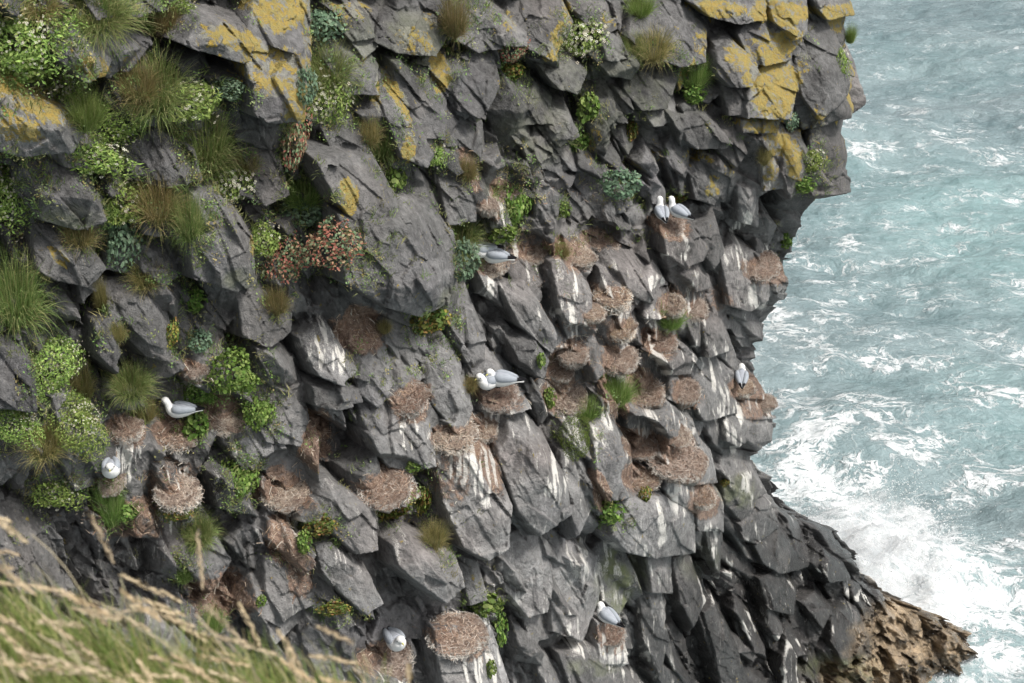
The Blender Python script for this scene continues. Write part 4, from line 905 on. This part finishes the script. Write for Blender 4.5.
# ------------------------------------------------------------------ gulls
def loft(rings, nsub=5, K=18):
    """rings: (x, z, half width y, half height, side shift y); Catmull-Rom along the spine"""
    Rg = np.array([r_ if len(r_) == 5 else (*r_, 0) for r_ in rings], float); out = []
    Q = np.concatenate([[2 * Rg[0] - Rg[1]], Rg, [2 * Rg[-1] - Rg[-2]]])
    for i in range(1, len(Q) - 2):
        for s_ in range(nsub):
            t_ = s_ / nsub; a_, b_, c_, d_ = Q[i - 1:i + 3]
            out.append(.5 * ((2 * b_) + (-a_ + c_) * t_ + (2 * a_ - 5 * b_ + 4 * c_ - d_) * t_ ** 2 + (-a_ + 3 * b_ - 3 * c_ + d_) * t_ ** 3))
    out.append(Rg[-1]); out = np.array(out); out[:, 2:4] = np.maximum(out[:, 2:4], .002); cen = out[:, [0, 4, 1]]; tg = nrm(np.gradient(cen, axis=0))
    an = np.arange(K) * 6.2832 / K; v = []
    for c_, t_, r_ in zip(cen, tg, out):
        sdv = nrm(np.cross(UP, t_)) if abs(t_[2]) < .97 else np.array([0, 1.0, 0]); upv = np.cross(t_, sdv)
        v.append(c_ + np.cos(an)[:, None] * sdv * r_[2] + np.sin(an)[:, None] * upv * r_[3])
    nr = len(v); v = np.concatenate(v + [cen[:1], cen[-1:]]); f = []; t3 = []
    for i in range(nr - 1):
        for k_ in range(K): f.append((i * K + k_, i * K + (k_ + 1) % K, (i + 1) * K + (k_ + 1) % K, (i + 1) * K + k_))
    for k_ in range(K): t3.append(((k_ + 1) % K, k_, nr * K)); t3.append(((nr - 1) * K + k_, (nr - 1) * K + (k_ + 1) % K, nr * K + 1))
    return v, [np.array(f), np.array(t3)]
m_bird, nt, bs = mat('feathers'); n = N(nt); tcn = n.new('ShaderNodeTexCoord').outputs['Object']; n.put(bs.inputs['Base Color'], n.attr('Col')); bs.inputs['Roughness'].default_value = .95; bs.inputs['Specular IOR Level'].default_value = .1
n.put(bs.inputs['Normal'], n.bump(n.noise(n.map(tcn, (30, 90, 60)), 1.5, 3), .35, .01))
m_bill, nt, bs = mat('bill'); bs.inputs['Base Color'].default_value = (.45, .42, .12, 1); bs.inputs['Roughness'].default_value = .5
m_eye, nt, bs = mat('eye'); bs.inputs['Base Color'].default_value = (.012, .01, .01, 1); bs.inputs['Roughness'].default_value = .15
def gull(pose):
    if pose == 'alert':
        R_ = [(-.215, .062, .012, .004), (-.17, .064, .026, .010), (-.12, .066, .040, .028), (-.06, .064, .056, .048), (0, .062, .064, .060), (.055, .066, .062, .062), (.09, .085, .050, .050), (.108, .115, .036, .037), (.118, .142, .033, .033), (.131, .160, .034, .033), (.150, .164, .028, .027), (.166, .160, .014, .014), (.172, .158, .005, .005)]
        hc = (.142, .165); bl = (.170, .158)
    elif pose == 'front':   # hunched, head low on the breast
        R_ = [(-.20, .060, .012, .004), (-.16, .062, .028, .010), (-.11, .066, .044, .030), (-.05, .066, .060, .052), (.01, .064, .070, .066), (.06, .070, .068, .066), (.092, .094, .052, .052), (.104, .118, .040, .040), (.118, .134, .036, .034), (.138, .134, .028, .028), (.152, .128, .013, .013), (.158, .126, .005, .005)]
        hc = (.130, .137); bl = (.156, .126)
    else:                   # resting, head drawn in and turned aside
        R_ = [(-.215, .056, .012, .004), (-.17, .060, .026, .010), (-.12, .064, .042, .030), (-.06, .064, .058, .050), (0, .062, .066, .062), (.05, .064, .066, .062), (.085, .080, .054, .052), (.102, .104, .040, .040, .004), (.110, .124, .036, .035, .010), (.120, .136, .032, .030, .022), (.128, .134, .022, .022, .038), (.132, .130, .006, .006, .048)]
        hc = (.118, .132); bl = (.130, .130)
    v, f = loft(R_); zt = v[:, 2]; back_ = (v[:, 0] < .07) & (v[:, 0] > -.15) & (zt > .072 + .12 * np.clip(-v[:, 0], 0, .1))
    c_ = np.tile(np.array([.66, .66, .65]), (len(v), 1)); c_[back_] = (.31, .33, .37)
    body = mesh('gull_' + pose, v, f, m_bird, {'Col': c_}, True)
    wings = []
    for s_ in (-1, 1):
        W_ = [(.075, .094, .010, .014, s_ * .038), (.05, .093, .024, .034, s_ * .043), (.0, .090, .030, .042, s_ * .044), (-.07, .088, .028, .034, s_ * .036), (-.13, .083, .020, .022, s_ * .024), (-.19, .078, .007, .013, s_ * .013), (-.235, .078, .004, .006, s_ * .003)]
        v, f = loft(W_, 5, 14); c_ = np.tile(np.array([.29, .315, .35]), (len(v), 1)) * (1 + .12 * fbm(v[:, 0] * 40, v[:, 2] * 90, 5))[:, None]
        c_[v[:, 0] < -.155] = (.014, .014, .016); c_[(v[:, 2] < .062) & (v[:, 0] > -.15)] = (.7, .7, .7)
        wings.append(mesh('gull_wing', v, f, m_bird, {'Col': c_}, True))
    yaw = 0 if pose != 'rest' else .9; bx_, bz = bl; by = 0 if pose != 'rest' else .046
    dx_, dy_ = math.cos(yaw), math.sin(yaw); BR = [(0, .007, .008), (.014, .006, .007), (.026, .004, .005), (.034, .0012, .0015)]
    K = 8; an = np.arange(K) * 6.283 / K; v = np.concatenate([np.array([bx_ + dx_ * (l_ - .006) - dy_ * a_ * np.cos(an), by + dy_ * (l_ - .006) + dx_ * a_ * np.cos(an), bz - l_ * .22 + b_ * np.sin(an)]).T for l_, a_, b_ in BR])
    f = [(i * K + k_, i * K + (k_ + 1) % K, (i + 1) * K + (k_ + 1) % K, (i + 1) * K + k_) for i in range(3) for k_ in range(K)]
    bill = mesh('gull_bill', v, [np.array(f), np.array([[3 * K + q for q in range(K)]])], m_bill, None, True)
    eyes = []
    for s_ in (-1, 1):
        u_3, w3 = np.meshgrid(np.linspace(.2, 2.94, 6), np.arange(10) * .6283, indexing='ij'); r_ = .0048
        if pose == 'rest': ex, ey = hc[0] + .010 - s_ * .018, .018 + s_ * .026
        else: ex, ey = hc[0] + .006, s_ * (.031 if pose == 'alert' else .034)
        v = np.stack([ex + r_ * np.sin(u_3) * np.cos(w3), ey + r_ * np.sin(u_3) * np.sin(w3), hc[1] + .006 + r_ * np.cos(u_3)], -1).reshape(-1, 3)
        f = [(i * 10 + k_, (i + 1) * 10 + k_, (i + 1) * 10 + (k_ + 1) % 10, i * 10 + (k_ + 1) % 10) for i in range(5) for k_ in range(10)]
        eyes.append(mesh('gull_eye', v, np.array(f), m_eye, None, True))
    lg = []
    for s_ in (-1, 1):
        v, f = loft([(.01, .03, .005, .005, s_ * .02), (.012, .0, .004, .004, s_ * .022), (.03, -.004, .012, .003, s_ * .024), (.045, -.006, .014, .002, s_ * .026)], 3, 8); lg.append(mesh('gull_leg', v, f, m_eye, None, True))
    return body, wings, bill, eyes, lg
GM = {q: gull(q) for q in ('alert', 'front', 'rest')}
# x, y of the breast's underside, length in px at full profile, heading (deg, 0 = to the right in the picture, 90 = away, 180 = left, 270 = towards us), pose, nest, label
BIRDS = [
 (181, 417, 38, 183, 'alert', (178, 434), 'white gull with grey back facing left on its nest among leafy plants at the left'),
 (112, 475, 40, 282, 'front', (112, 482), 'white-breasted gull facing the viewer at the far left'),
 (490, 388, 38, 215, 'front', (498, 394), 'front gull of the pair in the middle, tucked at the left of the nest'),
 (502, 386, 38, 172, 'rest', (498, 394), 'gull of the middle pair whose dark wing tips stick out to the right'),
 (661, 218, 31, 100, 'alert', (668, 222), 'left gull of the pair seen from behind high on the cliff'),
 (677, 217, 31, 142, 'alert', (668, 222), 'right gull of the pair seen from behind, body slanting right'),
 (482, 257, 36, 200, 'front', (488, 264), 'upper left gull of the pair half hidden above white-spattered rocks'),
 (495, 263, 36, 160, 'rest', (488, 264), 'lower right gull of the pair above white-spattered rocks'),
 (395, 647, 42, 300, 'front', (386, 658), 'round white gull at the bottom centre facing the viewer'),
 (606, 621, 34, 140, 'front', (611, 632), 'gull with slate-grey back at the bottom, tail pointing down right'),
 (741, 382, 30, 85, 'front', (742, 386), 'lone grey-backed gull near the right edge of the cliff, seen from behind'),
]
for (x, y, L, hd, pose, nk, lb) in BIRDS:
    p0 = NP[nk]; z = (p0 - CAM) @ FW; tcv = nrm(CAM - p0); p = world(np.array(float(x)), np.array(float(y)), np.array(z - .14))
    root = bpy.data.objects.new('gull', None); C.objects.link(root); meta(root, lb, 'bird', 'gulls on their nests')
    root.location = p; root.rotation_euler = (0, R(-14 if hd in (140, 142) else 0) * 0, R(hd)); s_ = L / F * z / .40; root.scale = (s_ * 1.08, s_ * 1.28, s_ * 1.22)
    if hd in (140, 142, 100, 85): root.rotation_euler = (0, R(-13), R(hd))
    b_, wgs, bl, ey, lg = GM[pose]
    bo = link('body', b_, root)
    for q in wgs: link('wing', q, root)
    link('bill', bl, root)
    for q in ey: link('eye', q, root)
    for q in lg: link('leg', q, root)

# ------------------------------------------------------------------ grassy brink in front of the camera
sg = np.linspace(-420, 900, 90)
def edge_y(x): return np.interp(x, [-420, 0, 120, 330, 430, 900], [600, 640, 674, 726, 760, 1150])
E = world(sg, edge_y(sg), np.full(sg.shape, 2.75)) + np.stack([sg * 0, .12 * fbm(sg / 60, sg * 0, 300), .03 * fbm(sg / 30, sg * 0, 301)], 1)
rows = [E + [0, .55, -6], E + [0, .16, -.6], E + [0, .05, -.12], E, E + [0, -.25, .03], E + [0, -.6, .04], E + [0, -1.2, .06], E + [0, -3.5, .1], E + [0, -3.6, -6]]
gv = np.concatenate(rows); nb = len(sg); gf = [(r_ * nb + i, r_ * nb + i + 1, (r_ + 1) * nb + i + 1, (r_ + 1) * nb + i) for r_ in range(len(rows) - 1) for i in range(nb - 1)]
meta(link('brink_ground', mesh('brink_ground', gv, np.array(gf), m_turf, None, True)), 'turf brink in the foreground', None, None, 'structure')
g = np.random.default_rng(77)
def turf_points(k_, lo=-80, hi=400, q0=-.1, q1=.55):
    s_ = g.uniform(lo, hi, k_); e_ = world(s_, edge_y(s_), np.full(k_, 2.75)); q = g.uniform(q0, q1, k_); return e_ + np.stack([q * 0, -q, np.where(q < 0, q * 1.2, .02)], 1), s_
def ribbon(o_, d, L, W_, bend, seg, cols, taper=True):
    k_ = len(o_); side = nrm(np.cross(d, g.normal(size=(k_, 3)))); P_ = []; p = o_.copy()
    for q in range(seg + 1):
        w_ = W_ * (1 - .85 * (q / seg) ** 1.6) if taper else W_; P_ += [p - side * w_ / 2, p + side * w_ / 2]; p = p + d * L / seg; d = nrm(d + bend / seg * (q + 1))
    m_ = 2 * (seg + 1); v = np.stack(P_, 1).reshape(-1, 3); b0 = np.arange(k_)[:, None] * m_
    f = np.concatenate([b0 + np.array([2 * q, 2 * q + 1, 2 * q + 3, 2 * q + 2]) for q in range(seg)]); return v, f, np.repeat(cols, m_, 0), p, d
k1 = 10000; o1, s1 = turf_points(k1); d1 = nrm(np.stack([g.normal(-.25, .35, k1), g.normal(0, .25, k1), np.ones(k1)], 1))
v1, f1, c1, _, _ = ribbon(o1, d1, g.uniform(.06, .19, (k1, 1)), g.uniform(.002, .004, (k1, 1)), np.stack([g.normal(-.16, .14, k1), g.normal(0, .1, k1), -g.uniform(.0, .25, k1)], 1), 5, pal(k1, [(.20, .31, .07), (.28, .40, .11), (.15, .24, .055), (.62, .55, .28), (.42, .46, .18)], g))
me = mesh('foreground_grass', v1, f1, m_grass, {'Col': c1}); meta(link('foreground_grass', me), 'blurred green grass blades in the lower left foreground', None, None, 'stuff')
# seed stalks
k2 = 170; o2, s2 = turf_points(k2, -90, 470, -.05, .45); d2 = nrm(np.stack([g.normal(-.15, .2, k2), g.normal(0, .15, k2), np.ones(k2)], 1))
hL = np.interp(s2, [-90, 150, 330, 470], [.34, .33, .20, .10])[:, None] * g.uniform(.55, 1.15, (k2, 1)); bd = np.stack([g.normal(-.17, .09, k2), g.normal(0, .05, k2), -g.uniform(.0, .08, k2)], 1)
v2, f2, c2, tip, td = ribbon(o2, d2, hL, np.full((k2, 1), .0022), bd, 7, pal(k2, [(.42, .35, .16), (.30, .30, .12), (.5, .4, .22)], g), False)
hv, hf, hc = [v2], [f2], [c2]; off = len(v2)
k3 = 34                                       # spikelets per head
a_ = g.uniform(0, 6.283, (k2, k3)); u_4 = np.linspace(-.05, 1, k3)[None, :] * np.ones((k2, 1)); Lh = g.uniform(.06, .10, (k2, 1))
ax_ = nrm(td + bd * 1.5); e1 = nrm(np.cross(ax_, [0.3, 1, .1])); e2 = np.cross(ax_, e1)
cen = tip[:, None] + ax_[:, None] * (u_4 * Lh)[..., None] + bd[:, None] * ((u_4 ** 2) * .02)[..., None]
out_ = e1[:, None] * np.cos(a_)[..., None] + e2[:, None] * np.sin(a_)[..., None]; dd = nrm(out_ * .35 + ax_[:, None]); wd = .003 * np.sin(np.clip(u_4 * .9 + .1, 0, 1) * 3.0)[..., None]
P_ = [cen, cen + dd * .006 + out_ * wd * .6 + np.cross(dd, out_) * .0022, cen + dd * .015 + out_ * wd * .8, cen + dd * .006 + out_ * wd * .6 - np.cross(dd, out_) * .0022]
v3 = np.stack(P_, 2).reshape(-1, 3); f3 = np.arange(k2 * k3 * 4).reshape(-1, 4) + off; c3 = np.repeat(np.repeat(pal(k2, [(.72, .54, .24), (.76, .62, .34), (.62, .46, .20)], g), k3, 0), 4, 0)
me = mesh('seed_stalks', np.concatenate([v2, v3]), np.concatenate([f2, f3]), m_straw, {'Col': np.concatenate([c2, c3])}); meta(link('seeding_grass', me), 'blurred straw-coloured seed heads bending to the left in the foreground', None, None, 'stuff')

# ------------------------------------------------------------------ small growth and nest litter caught on the ledges
HN = H; gxr = np.gradient(SURF, axis=1); gyr = np.gradient(SURF, axis=0); NRM = nrm(np.cross(gyr, gxr)); NRM = np.where(((NRM * tc).sum(-1) < 0)[..., None], -NRM, NRM)
g = np.random.default_rng(31)
def scatter(k_, dens):
    i = g.integers(2, NR - 3, k_ * 12); j = g.integers(2, NC - 3, k_ * 12); keep = g.random(k_ * 12) < dens[i, j]; i, j = i[keep][:k_], j[keep][:k_]
    return SURF[i, j], NRM[i, j], i, j
inl = (t < -8) & (gx > -40) & (gy > -40) & (gy < 720); upf = sst(.35, .8, NRM[..., 2])
low = sst(.18, -.25, H); veg = inl * (upf * .6 + low * .5) * (sst(620, 380, gx) * sst(700, 300, gy) + .9 * (gy < 250) * sst(900, 600, gx)) * sst(-.1, .4, fbm(gx / 40, gy / 40, 401, 3)) * (1 - np.clip(lich + guano_hilite, 0, 1))
near = ell([(x, y, w_ * .62, h_ * .62, 0, .8) for k_, x, y, w_, h_, lb in PL if w_ > 15]); veg = np.clip(veg + near * inl * .8, 0, 1)
p, nn_, i, j = scatter(4500, np.clip(veg, 0, 1)); k_ = len(p); nb_ = 14
ps = np.repeat(p, nb_, 0) + g.normal(0, .035, (k_ * nb_, 3)); nd = np.repeat(nn_, nb_, 0); d_ = nrm(nd * .6 + [0, 0, .7] + g.normal(0, .45, (k_ * nb_, 3))); LL = np.repeat(g.uniform(.03, .11, (k_, 1)), nb_, 0) * g.uniform(.5, 1.2, (k_ * nb_, 1))
cc = np.repeat(pal(k_, [(.13, .20, .05), (.18, .24, .08), (.10, .15, .04), (.30, .26, .12), (.24, .25, .10)], g), nb_, 0)
v, f, c_, _, _ = ribbon(ps, d_, LL, np.full((k_ * nb_, 1), .008), np.stack([g.normal(0, .3, k_ * nb_), g.normal(0, .3, k_ * nb_), -g.uniform(.2, .9, k_ * nb_)], 1), 3, cc)
meta(link('ledge_growth', mesh('ledge_growth', v, f, m_grass, {'Col': c_})), 'fine grass and moss scattered along cracks and ledges of the cliff', None, None, 'stuff')
# rosettes of tiny leaves
p, nn_, i, j = scatter(2600, np.clip(veg * 1.2, 0, 1)); k_ = len(p); nb_ = 16
ps = np.repeat(p + nn_ * .015, nb_, 0) + g.normal(0, .035, (k_ * nb_, 3)); nd = nrm(np.repeat(nn_, nb_, 0) + g.normal(0, .5, (k_ * nb_, 3))); tt = nrm(np.cross(nd, g.normal(size=nd.shape))); bb = np.cross(nd, tt); S_ = g.uniform(.007, .017, (k_ * nb_, 1))
v = np.stack([ps - tt * S_, ps + bb * S_ * .7, ps + tt * S_, ps - bb * S_ * .7], 1).reshape(-1, 3); cc = np.repeat(pal(k_, [(.14, .23, .06), (.20, .29, .09), (.22, .25, .11), (.28, .22, .10), (.12, .18, .08)], g), nb_ * 4, 0)
meta(link('ledge_leaves', mesh('ledge_leaves', v, np.arange(len(v)).reshape(-1, 4), m_leaf, {'Col': cc})), 'tiny leafy growth dotted over the cliff', None, None, 'stuff')
p, nn_, i, j = scatter(26000, np.clip(inl * (brown - .15) * (.35 + upf), 0, 1)); k_ = len(p)
d_ = nrm(g.normal(size=(k_, 3)) - nn_ * .2 + [0, 0, -.5]); d_ = nrm(d_ - nn_ * (d_ * nn_).sum(-1, keepdims=True) * .8)
cc = pal(k_, [(.30, .17, .11), (.36, .24, .16), (.20, .11, .07), (.50, .42, .34), (.56, .53, .47)], g)
v, f, c_, _, _ = ribbon(p + nn_ * .012, d_, g.uniform(.03, .10, (k_, 1)), g.uniform(.0025, .006, (k_, 1)), np.tile([[0, 0, -.25]], (k_, 1)), 2, cc, False)
meta(link('nest_litter', mesh('nest_litter', v, f, m_straw, {'Col': c_})), 'brown and whitish straw litter fallen from the nests onto the rock', None, None, 'stuff')

# ------------------------------------------------------------------ breaking wave at the foot of the rocks
g = np.random.default_rng(9); kd = 16000
sc_p = sea_point(np.array(882.), np.array(592.))
pos = np.stack([g.normal(0, 1.5, kd), g.normal(0, 2.6, kd), np.zeros(kd)], 1); r_ = np.hypot(pos[:, 0] / 1.5, pos[:, 1] / 2.6)
pos[:, 2] = np.abs(g.normal(0, 1, kd)) * 1.3 * np.exp(-r_ ** 2 * .45) * (1 + .8 * fbm(pos[:, 0] * 1.5, pos[:, 1] * 1.5, 7)) + .1; pos += np.array([sc_p[0], sc_p[1], 0])
oc = np.array([(1, 0, 0), (-1, 0, 0), (0, 1, 0), (0, -1, 0), (0, 0, 1), (0, 0, -1)], float); of = np.array([(0, 2, 4), (2, 1, 4), (1, 3, 4), (3, 0, 4), (2, 0, 5), (1, 2, 5), (3, 1, 5), (0, 3, 5)])
sz = (.006 + .018 * g.random(kd) ** 3)[:, None, None]; v = (pos[:, None] + oc[None] * sz * g.uniform(.6, 1.5, (kd, 6, 1))).reshape(-1, 3); f = (np.arange(kd)[:, None, None] * 6 + of[None]).reshape(-1, 3)

m_spray, nt, bs = mat('spray'); n = N(nt); bs.inputs['Base Color'].default_value = (.9, .92, .93, 1); bs.inputs['Roughness'].default_value = .8
tr = n.new('ShaderNodeBsdfTranslucent'); tr.inputs[0].default_value = (.95, .96, .97, 1); mx = n.new('ShaderNodeMixShader'); mx.inputs[0].default_value = .5; n.put(mx.inputs[1], bs.outputs[0]); n.put(mx.inputs[2], tr.outputs[0]); n.put(nt.nodes['Material Output'].inputs[0], mx.outputs[0])
meta(link('sea_spray', mesh('sea_spray', v, f, m_spray, None, True)), 'burst of white spray where a wave breaks on the rocks', None, None, 'stuff')
# mist of the same burst: a closed lumpy body of fine droplets
u_, v_ = np.meshgrid(np.linspace(0.02, math.pi - .02, 24), np.arange(36) * math.pi / 18, indexing='ij'); dd = np.stack([np.sin(u_) * np.cos(v_), np.sin(u_) * np.sin(v_), np.cos(u_)], -1)
rad_ = (1 + .3 * fbm(dd[..., 0] * 2 + 7, dd[..., 1] * 2 + dd[..., 2] * 2, 5))[..., None]; vv = (dd * rad_ * [2.6, 4.2, 2.2] + [sc_p[0], sc_p[1], 0.3]).reshape(-1, 3)
f = [(i * 36 + k_, (i + 1) * 36 + k_, (i + 1) * 36 + (k_ + 1) % 36, i * 36 + (k_ + 1) % 36) for i in range(23) for k_ in range(36)]
m_mist, nt, bs = mat('mist'); n = N(nt); nt.nodes.remove(bs); pv = n.new('ShaderNodeVolumePrincipled'); tcn = n.new('ShaderNodeTexCoord').outputs['Generated']
dx_ = n.new('ShaderNodeVectorMath', operation='DISTANCE'); n.put(dx_.inputs[0], tcn); dx_.inputs[1].default_value = (.5, .5, .5)
pos_ = n.new('ShaderNodeNewGeometry').outputs['Position']
dens = n.math('MULTIPLY', n.mr(dx_.outputs['Value'], .08, .46, 1, 0), n.mr(n.noise(pos_, .9, 4, .6), .38, .62))
n.put(pv.inputs['Density'], n.math('MULTIPLY', dens, .5)); pv.inputs['Color'].default_value = (.97, .98, 1, 1); n.put(nt.nodes['Material Output'].inputs['Volume'], pv.outputs[0])
meta(link('spray_mist', mesh('spray_mist', vv, [np.array(f), np.array([[i for i in range(36)]]), np.array([[23 * 36 + 35 - i for i in range(36)]])], m_mist, None, True)), 'soft white mist hanging over the breaking wave', None, None, 'stuff')
print('plants', cnt)
